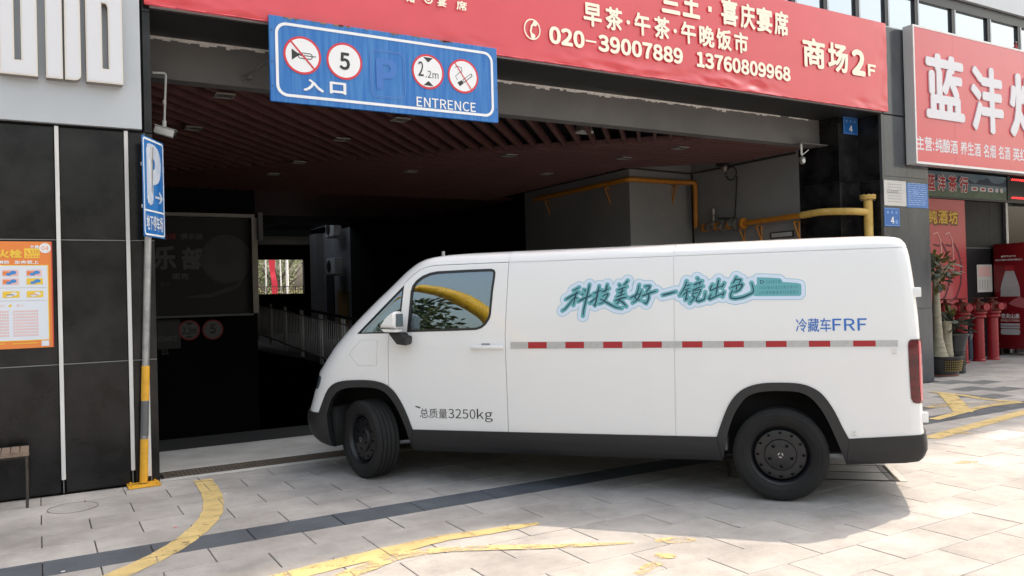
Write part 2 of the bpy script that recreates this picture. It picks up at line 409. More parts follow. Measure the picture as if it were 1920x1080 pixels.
# yellow paint on the paving
m_mark3 = worn_mat('faded_yellow_road_paint', (.62,.47,.22), .56, 5)
def gstrip(name, pix, wd, m, z=.004):
    pts = [Vector(onG(*p)) for p in pix]
    if isinstance(wd, (int, float)): wd = [wd]*len(pts)
    # resample for smooth curves
    P, Wd = [], []
    for i in range(len(pts)-1):
        p0, p1, p2, p3 = pts[max(i-1,0)], pts[i], pts[i+1], pts[min(i+2, len(pts)-1)]
        for k in range(6):
            t = k/6; P.append(.5*((2*p1)+(p2-p0)*t+(2*p0-5*p1+4*p2-p3)*t*t+(3*p1-p0-3*p2+p3)*t**3)); Wd.append(wd[i]*(1-t)+wd[i+1]*t)
    P.append(pts[-1]); Wd.append(wd[-1])
    bm = bmesh.new(); prev = None
    for i, p in enumerate(P):
        t = (P[min(i+1,len(P)-1)]-P[max(i-1,0)]).normalized(); n = Vector((-t.y, t.x)); ww = Wd[i]*(1+.05*sin(i*2.3))
        a, b = bm.verts.new((*(p+n*ww/2), z)), bm.verts.new((*(p-n*ww/2), z))
        if prev: f = bm.faces.new((prev[0], a, b, prev[1])); f.normal_update(); (f.normal.z < 0) and f.normal_flip()
        prev = (a, b)
    o = link(name, to_mesh(bm, name), m); tag(o, kind='structure'); return o
gstrip('road_marking', [(380,900),(398,930),(396,965),(362,1002),(300,1042),(205,1085),(120,1115)], .155, m_mark)
gstrip('road_marking', [(470,1100),(600,1066),(730,1034),(830,1010),(900,1000),(960,990),(1010,982)], [.16,.17,.17,.13,.12,.10,.05], m_mark, .0046)
gstrip('road_marking', [(620,1090),(690,1064),(745,1044),(830,1032),(920,1028),(1010,1026),(1110,1022),(1190,1018)], [.12,.14,.13,.10,.10,.09,.07,.04], m_mark3, .0054)
gstrip('road_marking', [(1228,1014),(1262,1014),(1305,1012)], [.05,.13,.05], m_mark2)
gstrip('road_marking', [(1228,1040),(1248,1043),(1268,1044)], [.05,.11,.05], m_mark2)
gstrip('road_marking', [(1196,1078),(1220,1062),(1245,1054)], [.05,.09,.04], m_mark2)
gstrip('road_marking', [(1745,822),(1800,806),(1860,790),(1960,762)], .16, m_mark)
gstrip('road_marking', [(1750,787),(1800,774),(1850,762),(1915,754)], .12, m_mark, .0049)
gstrip('road_marking', [(1745,735),(1800,741),(1850,749),(1912,754)], .12, m_mark, .0056)
gstrip('road_marking', [(1774,739),(1788,752),(1806,773)], .22, m_mark, .0062)
gstrip('road_marking', [(1745,766),(1762,762),(1775,758)], .16, m_mark2, .0068)
gstrip('road_marking', [(1745,758),(1820,757),(1890,754)], .07, m_mark2, .0074)
gstrip('road_marking', [(1790,868),(1812,867),(1835,866)], [.03,.12,.03], m_mark2)
gstrip('road_marking', [(1790,812),(1812,813),(1828,815)], [.03,.10,.03], m_mark2)

# drain grate across the garage mouth
drain = thing('drain_grate', 'long rusty steel drain grate across the mouth of the garage', 'grate', (6, 8.14, 0))
m_rust = pm('rusty_steel', (.12,.11,.10), .7, .3, col2=(.18,.13,.09), scale=25)
box('channel', .98, 10.9, 8.03, 8.33, -.09, -.07, m_void, drain)
bm = bmesh.new()
for y in (8.034, 8.326): add_box(bm, .98, 10.9, y-.005, y+.005, -.06, .003)
for x in (.985,): add_box(bm, x-.006, x+.006, 8.04, 8.32, -.06, .0025)
link('frame', to_mesh(bm, 'frame'), m_rust, drain)
bm = bmesh.new(); x = 1.0
while x < 10.88: add_box(bm, x, x+.011, 8.042, 8.318, -.03, .001); x += .036
for y in (8.09, 8.14, 8.225, 8.275): add_box(bm, .995, 10.88, y-.004, y+.004, -.028, .002)
o = link('grate_bar', to_mesh(bm, 'grate_bar'), m_rust, drain); tag(o, kind='stuff')

# access cover set askew in the paving behind the rear wheel
hatch = thing('access_cover', 'steel framed access cover with stone infill behind the rear wheel', 'access cover', (6.01, 4.11, 0), radians(136))
def hb(name, x0, x1, y0, y1, z1, m): return box(name, x0, x1, y0, y1, .0016, z1, m, hatch, world=False)
HL, HWD = 1.35, -.60
bm = bmesh.new()
for a in ((0, HL, HWD, HWD+.014), (0, HL, -.018, 0), (0, .022, HWD+.0145, -.0185), (HL-.03, HL, HWD+.0145, -.0185)): add_box(bm, *a, .0016, .0055)
add_box(bm, .023, HL-.031, -.312, -.300, .0016, .0052)
link('frame', to_mesh(bm, 'frame'), m_dsteel, hatch, False)
for y0_, y1_ in ((HWD+.02, -.318), (-.294, -.024)):
    hb('infill_panel', .075, HL-.04, y0_, y1_, .0042, m_slab); hb('edge_strip', .028, .068, y0_, y1_, .0048, m_steel)
hb('surround', -.06, -.004, HWD-.02, .0, .0035, m_white_slab)
cover = thing('manhole_cover', 'round flush manhole lid cut into the paving by the stool', 'manhole cover', (.38, 7.02, 0))
mc = onG(137, 952)
lathe('rim', [(.176, .0015), (.176, .0028), (.180, .0028), (.180, .0015)], m_joint, cover, 40, (mc[0], mc[1], 0), closed=True)
lathe('lid', [(.172, -.002), (.172, .0018)], m_slab, cover, 40, (mc[0], mc[1], 0))
for nm, lb, px, py, mm in (('paper_scrap', 'tiny red scrap of paper lying left of the yellow arc', 328, 990, m_rprint), ('paper_scrap', 'tiny white scrap lying right of the yellow arc', 422, 926, m_wprint), ('paper_scrap', 'tiny pale scrap on the dark band near the bottom left', 118, 1072, m_wprint)):
    p = onG(px, py); o = box(nm, p[0]-.010, p[0]+.012, p[1]-.006, p[1]+.006, .002, .0035, mm); tag(o, lb, 'litter')

# ------------------------------------------------------------------ the mall building
mall = thing('shopping_mall', 'mall building with black granite pillars framing a dark garage entrance', 'building', (6, 8, 0))
def B(name, *a, **k): return box(name, *a, mall, **k)
# left pillar: structure, then cladding pieces standing proud of it
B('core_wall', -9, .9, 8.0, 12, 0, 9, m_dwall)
# black tile panels
cols = [(-2.6, -1.64), (-1.60, -.72), (-.68, .150), (.194, .690), (.734, .860), (.866, .93)]
rows = [(.0, .096+1.0), (1.106, 2.165), (2.175, 3.140)]
for gx_ in (.863, .172, .711): box('grout_line', gx_-.003, gx_+.003, FY+.002, FY+.0445, .0, 3.14, m_grout, mall)
for cx0, cx1 in cols:
    for rz0, rz1 in rows:
        B('wall_tile', cx0, cx1, FY-.0, FY+.045, rz0+.003, rz1-.003, m_black, bev=.0015)
B('wall_tile', .866, .93, FY, FY+.045, 3.146, 4.24, m_black, bev=.0015)
B('wall_tile', .866, .93, FY, FY+.045, 4.246, 6.6, m_black, bev=.0015)
B('grout_line', -9, .928, FY+.002, FY+.044, 1.0975, 1.1045, m_grout); B('grout_line', -9, .928, FY+.002, FY+.044, 2.1665, 2.1735, m_grout)
B('backing', -9, .925, FY+.046, FY+.06, 0, 7, m_gap)
for z0_, z1_ in ((0, 1.098), (1.104, 2.166), (2.174, 3.14), (3.146, 4.2)):
    for y0_ in (8.0, 8.75, 9.5): B('wall_tile', .885, .931, y0_+.003, y0_+.747, z0_+.003, z1_-.003, m_black)
for x, zb in ((.172, .12), (.711, .13), (-.70, .12), (-1.62, .12)):
    B('light_strip', x-.016, x+.016, FY-.035, FY-.001, zb, 3.142, m_strip, bev=.003)
B('fascia_panel', -4.2, -2.2, FY-.06, FY+.0, 3.16, 6.6, m_panel, bev=.004); B('fascia_panel', -2.19, .840, FY-.06, FY+.0, 3.16, 6.6, m_panel, bev=.004)
# upper mass: closes the sky above the garage and throws the long shade over the pavement
B('upper_block', -30, 70, FY+.16, 20, 6.6, 34.5, m_panel)
B('unseen_roof_block', -30, 70, FY+.16, 20, 4.6, 6.59, m_dwall)
B('unseen_roof_block', -30, 7.4, 20.01, 39.9, 4.6, 6.4, m_dwall); B('unseen_roof_block', 10.2, 70, 20.01, 39.9, 4.6, 12, m_dwall)  # unseen; the right block is raised to keep sun out of the roof gap
B('unseen_roof_block', 7.41, 10.19, 20.01, 28.8, 4.6, 6.3, m_dwall); B('unseen_roof_block', 7.41, 10.19, 34.3, 39.89, 4.6, 6.3, m_dwall)  # unseen gap between these, added to bring sky light to the yard wall
for i in range(9):
    B('upper_band', -30, 70, FY, FY+.158, 8.4+i*3.0, 10.0+i*3.0, m_panel)
    B('window_band', -30, 70, FY+.1, FY+.158, 10.002+i*3.0, 11.398+i*3.0, m_frame)
# lintel over the mouth: black soffit, grey beam with a peeling edge
B('lintel', .93, 12.6, FY+.01, 8.72, 4.285, 5.68, m_panel)
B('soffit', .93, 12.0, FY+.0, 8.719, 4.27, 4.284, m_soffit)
B('beam', .93, 10.935, 8.72, 8.90, 3.87, 4.284, m_beam)
B('beam_ledge', .93, 10.935, 8.715, 8.91, 3.85, 3.869, m_beam)
bm = bmesh.new(); x = .95; random.seed(3)
while x < 10.9:
    l = random.uniform(.02, .10); t = random.choice([.020,.022,.026,.030,.036,.05]) * (1 if x < 9 else .6)
    if random.random() < (.93 if x < 8 else .6): add_box(bm, x, x+l*.98, 8.712+random.uniform(0,.004), 8.7195, 4.268-t, 4.2695)
    x += l
add_box(bm, .95, 10.0, 8.7125, 8.7194, 4.254, 4.2693)
o = link('peeling_edge', to_mesh(bm, 'peeling_edge'), m_peel, mall); tag(o, kind='stuff')
B('bracket_pipe', 1.94, 1.97, 8.6, 8.7, 3.92, 3.95, m_steel)
# right jamb: stepped black granite
for z0_, z1_ in ((-.01, 1.08), (1.085, 2.16), (2.165, 3.243), (3.249, 4.266)):
    B('wall_tile', 11.42, 11.468, 7.999, 8.362, z0_, z1_-.003, m_black); 
    B('wall_tile', 10.985, 11.466, 8.363, 8.41, z0_, z1_-.003, m_black)
    B('wall_tile', 10.937, 10.983, 8.365, 9.145, z0_, z1_-.003, m_black)
B('core_wall', 10.99, 12.6, 8.412, 9.9, 0, 4.268, m_grout); B('core_wall', 11.47, 12.598, 8.0, 8.41, 0, 5.6, m_grout)
# grey polished pilaster on the right
B('corner_edge', 11.42, 11.468, FY, 7.998, 0, 4.268, m_marble)
for cx0, cx1 in ((11.472, 12.035), (12.039, 12.60)):
    for z0_, z1_ in ((0, 1.20), (1.204, 2.345), (2.349, 3.30), (3.304, 4.262), (4.268, 5.66)):
        B('wall_tile', cx0, cx1, FY+.0, FY+.046, z0_+.001, z1_-.001, m_marble)
B('wall_tile', 12.556, 12.60, 8.0, 10.1, 0, 3.6, m_marble)
for z_ in (2.347,): B('grout_line', 11.472, 12.6, FY+.004, FY+.04, z_-.0018, z_+.0018, m_grout)
# second-floor window band above the signs
wz0, wz1 = 5.45, 6.20
B('window_sill', 5, 24, FY+.07, FY+.2, 5.40, 5.45, m_panel)
B('window_glass', 5, 24, FY+.082, FY+.10, 5.45, 6.24, m_mirrorglass)
for x in (6.8, 7.5, 8.2, 8.88, 9.56, 10.26, 11.00, 11.72, 12.50, 13.53, 14.60, 15.58, 16.6, 17.6, 18.6, 19.6):
    B('window_frame', x-.055, x+.02, FY+.045, FY+.081, 5.45, 6.24, m_frame); B('window_mullion', x+.021, x+.055, FY+.04, FY+.081, 5.45, 6.24, m_panel)
B('window_head', 5, 24, FY+.04, FY+.158, 6.241, 6.42, m_frame)
B('upper_panel', 5, 24, FY-.02, FY+.158, 6.422, 8.39, m_panel)
# recessed shopfront wall on the far right
for i, (cx0, cx1) in enumerate([(12.64+.93*k, 12.64+.93*(k+1)-.006) for k in range(9)]):
    for z0_, z1_ in ((0, 1.20), (1.204, 2.345), (2.349, 3.36)):
        if cx0 > 18.3: continue
        B('wall_tile', cx0, cx1, 10.1, 10.14, z0_+.001, z1_-.001, m_black2)
B('shop_back_wall', 12.6, 26, 10.142, 10.4, 0, 4.6, m_gap)
B('shop_ceiling', 12.6, 26, FY+.16, 10.14, 3.98, 4.2, m_soffit)
B('fascia_panel', 12.61, 26, FY+.02, FY+.158, 3.98, 5.40, m_panel)
B('grout_line', 12.62, 18.7, 10.096, 10.1, 2.340, 2.352, m_grout)
B('shop_window', 18.85, 21, 10.06, 10.08, 1.2, 3.3, glass_mat('shop_glass', (.4,.42,.44), .06)); B('window_frame', 18.75, 18.84, 10.03, 10.095, 0, 3.36, m_steel)
B('counter', 18.9, 21, 10.1, 10.13, 1.9, 2.6, pm('shop_goods', (.12,.06,.03), .6, col2=(.03,.03,.03), scale=7))
B('roof_slab', 12.6, 26, 8.1, 12, 4.4, 4.6, m_dwall)

# garage interior
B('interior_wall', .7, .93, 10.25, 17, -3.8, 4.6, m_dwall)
B('garage_wall', 10.937, 11.2, 9.147, 11.70, 0, 4.3, m_gwall)
B('corner_gap', 10.925, 10.936, 11.66, 11.70, 0, 3.86, m_gap)
B('garage_wall', 9.42, 11.2, 11.705, 11.95, 0, 4.3, m_gwall)
B('garage_wall', 9.42, 9.62, 11.951, 15.4, 0, 4.3, m_gwall)
B('wall_plinth', 9.40, 10.9, 11.69, 11.704, 0, 2.45, m_panel); B('wall_plinth', 9.405, 9.419, 11.706, 15.39, 0, 2.45, m_panel)
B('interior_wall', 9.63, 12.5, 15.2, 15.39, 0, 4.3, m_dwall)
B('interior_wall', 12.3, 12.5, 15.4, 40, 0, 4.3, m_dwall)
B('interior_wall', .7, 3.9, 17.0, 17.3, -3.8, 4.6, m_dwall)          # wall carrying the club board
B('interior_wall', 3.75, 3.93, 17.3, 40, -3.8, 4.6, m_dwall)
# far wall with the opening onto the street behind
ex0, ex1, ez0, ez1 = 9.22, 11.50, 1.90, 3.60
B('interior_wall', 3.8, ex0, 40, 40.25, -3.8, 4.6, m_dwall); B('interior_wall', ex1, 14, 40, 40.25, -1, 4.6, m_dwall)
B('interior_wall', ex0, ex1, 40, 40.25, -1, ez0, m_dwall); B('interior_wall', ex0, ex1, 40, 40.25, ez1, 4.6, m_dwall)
# ceiling above and beyond the slats
B('ceiling', 3.95, 12.4, 16.95, 22, 3.89, 3.95, m_ceil)
B('ceiling_void', .93, 10.94, 8.90, 9.68, 4.30, 4.58, m_void); B('ceiling_void', .93, 12.4, 9.68, 28.8, 4.30, 4.58, m_void)
B('ceiling_void', .93, 7.4, 28.81, 34.29, 4.30, 4.58, m_void); B('ceiling_void', 10.2, 12.4, 28.81, 34.29, 4.30, 4.58, m_void); B('ceiling_void', .93, 12.4, 34.3, 39.9, 4.30, 4.58, m_void)
m_yard = pm('yard_wall', (.30,.30,.31), .8, col2=(.22,.22,.225), scale=1.3)
B('yard_wall', 10.2, 12.3, 28.8, 34.3, -.3, 4.6, m_yard)
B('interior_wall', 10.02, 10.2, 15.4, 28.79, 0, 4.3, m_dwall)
B('column', 9.9, 10.25, 32.6, 33.5, 0, 4.3, m_gwall); B('column', 10.25, 10.6, 34.31, 34.7, 0, 4.3, m_gwall)
B('door', 10.17, 10.198, 29.6, 30.9, -.2, 1.9, pm('ochre_door', (.32,.20,.06), .6))
B('painted_yard_opening', 10.16, 10.198, 31.3, 32.2, -.2, 3.2, m_void)  # solid black sheet, painted dark in place of an open hollow
B('interior_wall', 6.2, 6.4, 10.31, 40, -3.8, -.201, m_dwall); B('interior_wall', .8, 6.4, 39.9, 39.99, -3.8, 0, m_dwall)
# brown-red slats in two fields that meet at right angles along a diagonal line
P0 = Vector((9.09, 8.67)); dB = Vector((-.753, .658)); dA = Vector((.658, .753)); n_sl = 0
def clip_line(p, d, t0, t1):
    """part of the line inside the ceiling, clear of the boxed column"""
    run, best = None, None; n = 400
    for k in range(n+1):
        t = t0+(t1-t0)*k/n; q = p+d*t; ok = .95 < q.x < 10.9 and 8.92 < q.y < 16.9 and not (q.x > 9.36 and q.y > 11.66)
        if ok and run is None: run = t
        if (not ok or k == n) and run is not None:
            if best is None or t-run > best[1]-best[0]: best = (run, t)
            run = None
    return best
def slat(p, d, t0, t1, hgt, lab=None):
    global n_sl
    r = clip_line(p, d, t0, t1)
    if r is None or r[1]-r[0] < .08: return
    bm = bmesh.new(); add_box(bm, 0, r[1]-r[0], -.021, .021, 0, hgt)
    o = link('ceiling_slat', to_mesh(bm, 'slat'), m_slat); o.parent = mall; q = p+d*r[0]
    o.location = Vector((q.x-6, q.y-8, 3.85)); o.rotation_euler = (0, 0, atan2(d.y, d.x)); n_sl += 1
for k in range(-4, 48): slat(P0 + dB*(1.70+.2296*(k-8)), dA, -12, -.03, .13)
for k in range(56): slat(P0 + dA*(.03+.17*k), dB, -4, 14, .10)

# ------------------------------------------------------------------ signs on the facade
def FX(x, y, Y=FY): return onY(x, y, Y)
def ftext(body, bl, tr, Y, m, parent, name='lettering', bold=.0, ext=0., **k):
    """bl / tr: bottom-left and top-right corners of the words, as seen, taken onto plane Y"""
    a, b = FX(*bl, Y), FX(*tr, Y)
    return text(name, body, a[0], b[0], a[1], b[1], Y, m, parent, bold, ext, **k)

# big illuminated letters on the left panel
ls = thing('wall_sign', 'large white channel letters on the light grey panel above the black pillar', 'sign', (.2, 7.8, 3.5))
m_face = pm('acrylic_letter_face', (.68,.68,.71), .35); m_side = pm('letter_return', (.30,.27,.24), .5); m_rim = pm('letter_rim', (.74,.68,.60), .4)
def letter(outer, holes=()):
    """outer outline with slots; built as prism: side walls, rim and face"""
    bm = bmesh.new(); y0, y1 = 7.80, 7.889
    allp = [outer] + list(holes)
    cu = bpy.data.curves.new('t', 'CURVE'); cu.dimensions = '2D'; cu.fill_mode = 'BOTH'; cu.extrude = (y1-y0)/2
    for p in allp:
        sp = cu.splines.new('POLY'); sp.points.add(len(p)-1); sp.use_cyclic_u = True
        for i, (x, z) in enumerate(p): sp.points[i].co = (x, z, 0, 1)
    o = bpy.data.objects.new('t', cu); COL.objects.link(o); dg = bpy.context.evaluated_depsgraph_get()
    me = bpy.data.meshes.new_from_object(o.evaluated_get(dg)); bpy.data.objects.remove(o)
    me.transform(Matrix.Translation((0, (y0+y1)/2, 0)) @ Matrix.Rotation(pi/2, 4, 'X'))
    body = link('channel_letter', me, m_side, ls)
    cu2 = cu.copy(); cu2.extrude = 0
    for nm, off, yy, mm in (('rim', 0, y0-.002, m_rim), ('face', -.010, y0-.005, m_face)):
        cu2.offset = off; o = bpy.data.objects.new('t', cu2); COL.objects.link(o); dg = bpy.context.evaluated_depsgraph_get()
        me = bpy.data.meshes.new_from_object(o.evaluated_get(dg)); bpy.data.objects.remove(o)
        me.transform(Matrix.Translation((0, yy, 0)) @ Matrix.Rotation(pi/2, 4, 'X'))
        link(nm, me, mm, body)
zb, zt = 3.52, 5.25
letter([(-.225,zb),(.045,zb),(.045,zt),(-.225,zt)], [rect(-.120,-.072,zb+.125,zt-.13)])
letter([(.105,zb),(.228,zb),(.231,zt),(.105,zt)])
letter([(.243,zb)] + [(.315+.05*cos(a), zb+.05+.05*sin(a)) for a in [-pi/2+k*pi/12 for k in range(7)]] + [(.365,zt),(.270,zt)] + [(.246,4.42),(.246,4.2)])
letter([(.405,zb),(.690,zb),(.690,zt),(.405,zt)], [[(.530,zb+.125),(.578,zb+.125),(.578,4.18),(.566,4.21),(.530,4.215)]])

# red banner across the mouth
ban = thing('banner', 'wide red vinyl banner with cream lettering stretched over the garage mouth', 'banner', (6.2, 7.9, 4.3))
from mathutils import noise as mnoise
def wrinkle(x, z):
    e = max(0, 1-(z-4.30)/.40)**1.5; f = max(0, min(1, mnoise.noise(Vector((x*.55, 3.1, 0)))*1.6+.35))
    s = e*f*.034*mnoise.noise(Vector((x*2.2, z*9, 1))) + e*f*.016*mnoise.noise(Vector((x*5+z*3, z*16, 5)))
    e2 = max(0, 1-(11.52-x)/.35); return s + .010*e2*mnoise.noise(Vector((x*6, z*5, 2))) + .006*mnoise.noise(Vector((x*.5, z*.9, 9)))
bm = bmesh.new(); NX, NZ = 460, 34; g = []
for j in range(NZ+1):
    tz = (j/NZ)**1.6; z = 4.295 + .0 + tz*1.385; rowv = []
    for i in range(NX+1):
        x = .88 + (11.525-.88)*i/NX
        zz = z + (1-tz)**8*(.007*sin(x*3.7)+.004*sin(x*11+1))
        rowv.append(bm.verts.new((x, 7.893+wrinkle(x, z), zz)))
    g.append(rowv)
for j in range(NZ):
    for i in range(NX): f = bm.faces.new((g[j][i], g[j][i+1], g[j+1][i+1], g[j+1][i])); f.smooth = True
link('sheet', to_mesh(bm, 'sheet'), m_banner, ban)
box('backing_board', .90, 11.515, 7.918, 7.948, 4.305, 5.67, pm('banner_backing', (.40,.03,.04), .7), ban)
bm = bmesh.new()
for k in range(40): add_tube(bm, [(.88+.2661*k, 7.886+.0, 4.297), (.88+.2661*(k+1), 7.886, 4.297+.002*(k%3-1))], .006, 6)
link('hem', to_mesh(bm, 'hem'), pm('banner_hem', (.70,.10,.13), .4), ban)
YB = 7.874
def bt(body, x0, x1, z0, z1, **k): return text('lettering', body, x0, x1, z0, z1, YB, m_cream, ban, **k)
zc = lambda px, py: FX(px, py, YB)
a, b_ = zc(1030, 80)[0], zc(1280, 88)[0]
bt('020', a, zc(1096,70)[0], 4.515, 4.725, bold=.03)
bt('–', zc(1098,72)[0], zc(1118,74)[0], 4.607, 4.630, bold=.01)
bt('39007889', zc(1121,66)[0], b_, 4.515, 4.725, bold=.03)
bt('13760809968', zc(1306,100)[0], zc(1482,130)[0], 4.515, 4.725, bold=.03)
for ch, xa, xb in (('早',1095,1129),('茶',1136,1168),('午',1190,1220),('茶',1227,1256),('午',1277,1305),('晚',1311,1339),('饭',1343,1371),('市',1376,1402)):
    bt(ch, zc(xa,60)[0], zc(xb,60)[0], 4.80, 5.085, bold=.022)
for xa in (1178.5, 1266): c0 = zc(xa, 60)[0]; flat('lettering', [circ(c0, 4.935, .028, 14)], YB, m_cream, ban)
for ch, xa, xb in (('兰',1241,1276),('王',1280,1313),('喜',1352,1384),('庆',1388,1416),('宴',1418,1448),('席',1451,1478)):
    bt(ch, zc(xa,20)[0], zc(xb,40)[0], 5.15, 5.50, bold=.024)
c0 = zc(1331, 10)[0]; flat('lettering', [rect(c0-.03, c0+.03, 5.28, 5.35)], YB, m_cream, ban)
for ch, xa, xb in (('商',1505,1547),('场',1552,1590)): bt(ch, zc(xa,90)[0], zc(xb,100)[0], 4.775, 5.205, bold=.022)
bt('2', zc(1597,110)[0], zc(1622,110)[0], 4.775, 5.175, bold=.03); bt('F', zc(1627,120)[0], zc(1642,120)[0], 4.80, 4.985, bold=.03)
for ch, xa, xb, yb, yt in (('婚',762,778,3,-14),('宴',820,837,11,-6),('席',856,875,18,0)):
    p, q = zc(xa, yb), zc(xb, yt); bt(ch, p[0], q[0], p[1], p[1]+.105, bold=.02)
cx, cz = zc(803, -2); flat('lettering', ring_polys(circ(cx, cz, .052, 24), circ(cx, cz, .036, 24)) + [circ(cx, cz, .022, 14)], YB, m_cream, ban)
# telephone mark: ring with a handset
cx, cz = zc(998, 55)
hs = stroke([(cx+.030,cz+.078),(cx-.008,cz+.035),(cx-.022,cz-.02),(cx-.004,cz-.072)], [.03,.024,.024,.03])
flat('phone_symbol', ring_polys(circ(cx, cz, .122, 36, .92), circ(cx, cz, .106, 36, .92)) + hs, YB, m_cream, ban)
flat('phone_symbol', [circ(cx+.038, cz+.070, .031, 14), circ(cx+.008, cz-.078, .031, 14)], YB-.001, m_cream, ban)

# blue entrance sign
es = thing('entrance_sign', 'blue entrance sign with four round prohibition symbols hung under the red banner', 'sign', (3.2, 7.9, 3.5))
X0, X1, Z0, Z1 = 1.97, 4.475, 3.515, 4.345
bm = bmesh.new(); add_box(bm, X0, X1, 7.83, 7.868, Z0, Z1, .004); link('board', to_mesh(bm, 'board'), m_blue, es)
YS = 7.826
flat('border', ring_polys(rrect(X0+.055, X1-.055, Z0+.055, Z1-.055, .11), rrect(X0+.083, X1-.083, Z0+.083, Z1-.083, .085)), YS, m_wprint, es)
def disc(px, py, r, name='speed_sign'):
    cx, cz = onY(px, py, YS); d = flat('symbol_disc', [circ(cx, cz, r-.022, 40)], YS-.001, m_wprint, es)
    flat('symbol_ring', ring_polys(circ(cx, cz, r, 40), circ(cx, cz, r-.022, 40)), YS-.001, m_rprint, d); return cx, cz, d
RD = .186
cx, cz, d = disc(567, 104, RD)
flat('symbol', [[(cx-.105,cz+.055),(cx-.035,cz+.01),(cx-.035,cz-.002),(cx-.105,cz-.055)]] + [[(cx-.035,cz+.010),(cx+.0,cz+.008),(cx+.0,cz-.006),(cx-.035,cz-.002)]] + ring_polys(rrect(cx-.045,cx+.10,cz-.034,cz+.028,.028), rrect(cx-.037,cx+.092,cz-.026,cz+.02,.02)) + [rect(cx-.03,cx+.135,cz-.004,cz+.004)], YS-.0025, m_kprint, d)
flat('symbol_bar', stroke([(cx-.112,cz+.126),(cx+.118,cz-.126)], .017), YS-.004, m_rprint, d)
cx, cz, d = disc(646, 115, RD); text('digit', '5', cx-.053, cx+.056, cz-.088, cz+.088, YS-.0025, m_kprint, d, .02)
cx, cz, d = disc(802.5, 134.5, RD)
text('digit', '2', cx-.112, cx-.052, cz-.055, cz+.10, YS-.0025, m_kprint, d, .01); text('digit', '.2m', cx-.028, cx+.12, cz-.065, cz+.012, YS-.0025, m_kprint, d, .0)
flat('symbol', [[(cx-.055,cz+.152),(cx+.06,cz+.150),(cx+.003,cz+.098)], [(cx-.055,cz-.148),(cx+.06,cz-.150),(cx+.003,cz-.098)]], YS-.0025, m_kprint, d)
cx, cz, d = disc(868.5, 143, RD)
flat('symbol', [[(cx-.072,cz-.075),(cx-.045,cz-.115),(cx+.005,cz-.075),(cx-.02,cz-.045)]], YS-.0025, m_kprint, d)
flat('symbol', ring_polys([(cx-.012,cz-.04),(cx+.012,cz-.07),(cx+.112,cz+.012),(cx+.098,cz+.042)], [(cx-.004,cz-.042),(cx+.012,cz-.060),(cx+.102,cz+.014),(cx+.092,cz+.032)]), YS-.0025, m_kprint, d)
flat('symbol', stroke([(cx-.07,cz-.05),(cx-.095,cz-.01),(cx-.05,cz+.03),(cx-.015,cz+.045),(cx-.02,cz+.09),(cx-.06,cz+.10),(cx-.10,cz+.085)], .006), YS-.0025, m_kprint, d)
flat('symbol_bar', stroke([(cx-.10,cz+.135),(cx+.095,cz-.135)], .012), YS-.004, m_rprint, d)
ftext('入', (569,170), (607,151), YS-.001, m_wprint, es, bold=.03); ftext('口', (618.5,175), (649,156), YS-.001, m_wprint, es, bold=.03)
es.children[-1].data.update()
a0 = onY(781, 190, YS); a1 = onY(892, 200, YS); text('lettering', 'ENTRENCE', a0[0], a1[0], a0[1]-.052, a0[1]+.052, YS-.001, m_wprint, es, .008)
pz = onY(727, 140, YS); m_faint = pm('faint_scratched_print', (.10,.24,.58), .5)
flat('faded_panel', ring_polys(rrect(pz[0]-.19, pz[0]+.195, pz[1]-.245, pz[1]+.245, .07), rrect(pz[0]-.184, pz[0]+.189, pz[1]-.239, pz[1]+.239, .065)) + ring_polys(rrect(pz[0]-.175, pz[0]+.18, pz[1]-.23, pz[1]+.23, .06), rrect(pz[0]-.170, pz[0]+.175, pz[1]-.225, pz[1]+.225, .055)), YS-.001, m_faint, es)
text('faded_letter', 'P', pz[0]-.125, pz[0]+.105, pz[1]-.16, pz[1]+.165, YS-.001, pm('faded_letter_print', (.05,.17,.50), .5), es, .03)
bm = bmesh.new(); random.seed(5)
for k in range(26):
    x = random.uniform(2.1, 3.9); add_box(bm, x, x+random.uniform(.01,.07), 7.8262, 7.829, Z1-random.uniform(.006,.022), Z1-.002)
link('rust_stain', to_mesh(bm, 'rust_stain'), pm('rust_stain', (.20,.13,.08), .9, col2=(.3,.25,.2), scale=30), es)
bm = bmesh.new()
for x in (X0+.02, X1-.02):
    for z in (3.66, 3.9, 4.2): add_lathe(bm, [(.007, 0), (.007, .003)], 8, (x, 7.826, z), 'Y')
link('rivet', to_mesh(bm, 'rivet'), m_dsteel, es)
tube('strut', [(1.90, 8.70, 3.92), (2.22, 7.87, 4.12)], .013, m_steel, es, 8); tube('strut', [(4.3, 8.70, 3.95), (4.3, 7.87, 4.12)], .013, m_steel, es, 8)

# second red shop sign on the right
rs = thing('shop_sign', 'deep red shop sign box with white lettering on the right of the facade', 'sign', (14, 7.8, 3.5))
SX0, SX1, SZ0, SZ1 = 12.0, 17.4, 3.50, 5.70; YR = 7.76
bm = bmesh.new(); add_box(bm, SX0, SX1, YR, FY-.022, SZ0, SZ1, .004); link('case', to_mesh(bm, 'case'), pm('sign_case', (.62,.62,.62), .4, .3), rs)
flat('face', [rect(SX0+.03, 13.06, SZ0+.035, SZ1-.03), rect(13.064, 15.2, SZ0+.035, SZ1-.03), rect(15.204, SX1-.03, SZ0+.035, SZ1-.03)], YR-.003, m_signred, rs)
box('trim', SX0-.002, SX1, YR-.008, YR-.004, SZ0-.001, SZ0+.034, m_white, rs); box('trim', SX0-.002, SX1, YR-.008, YR-.004, SZ1-.029, SZ1+.001, m_white, rs)
box('trim', SX0-.0025, SX0+.029, YR-.0085, YR-.004, SZ0+.0345, SZ1-.0295, m_white, rs)
YT = YR-.004; m_wl = pm('white_cut_letter', (.70,.69,.73), .45)
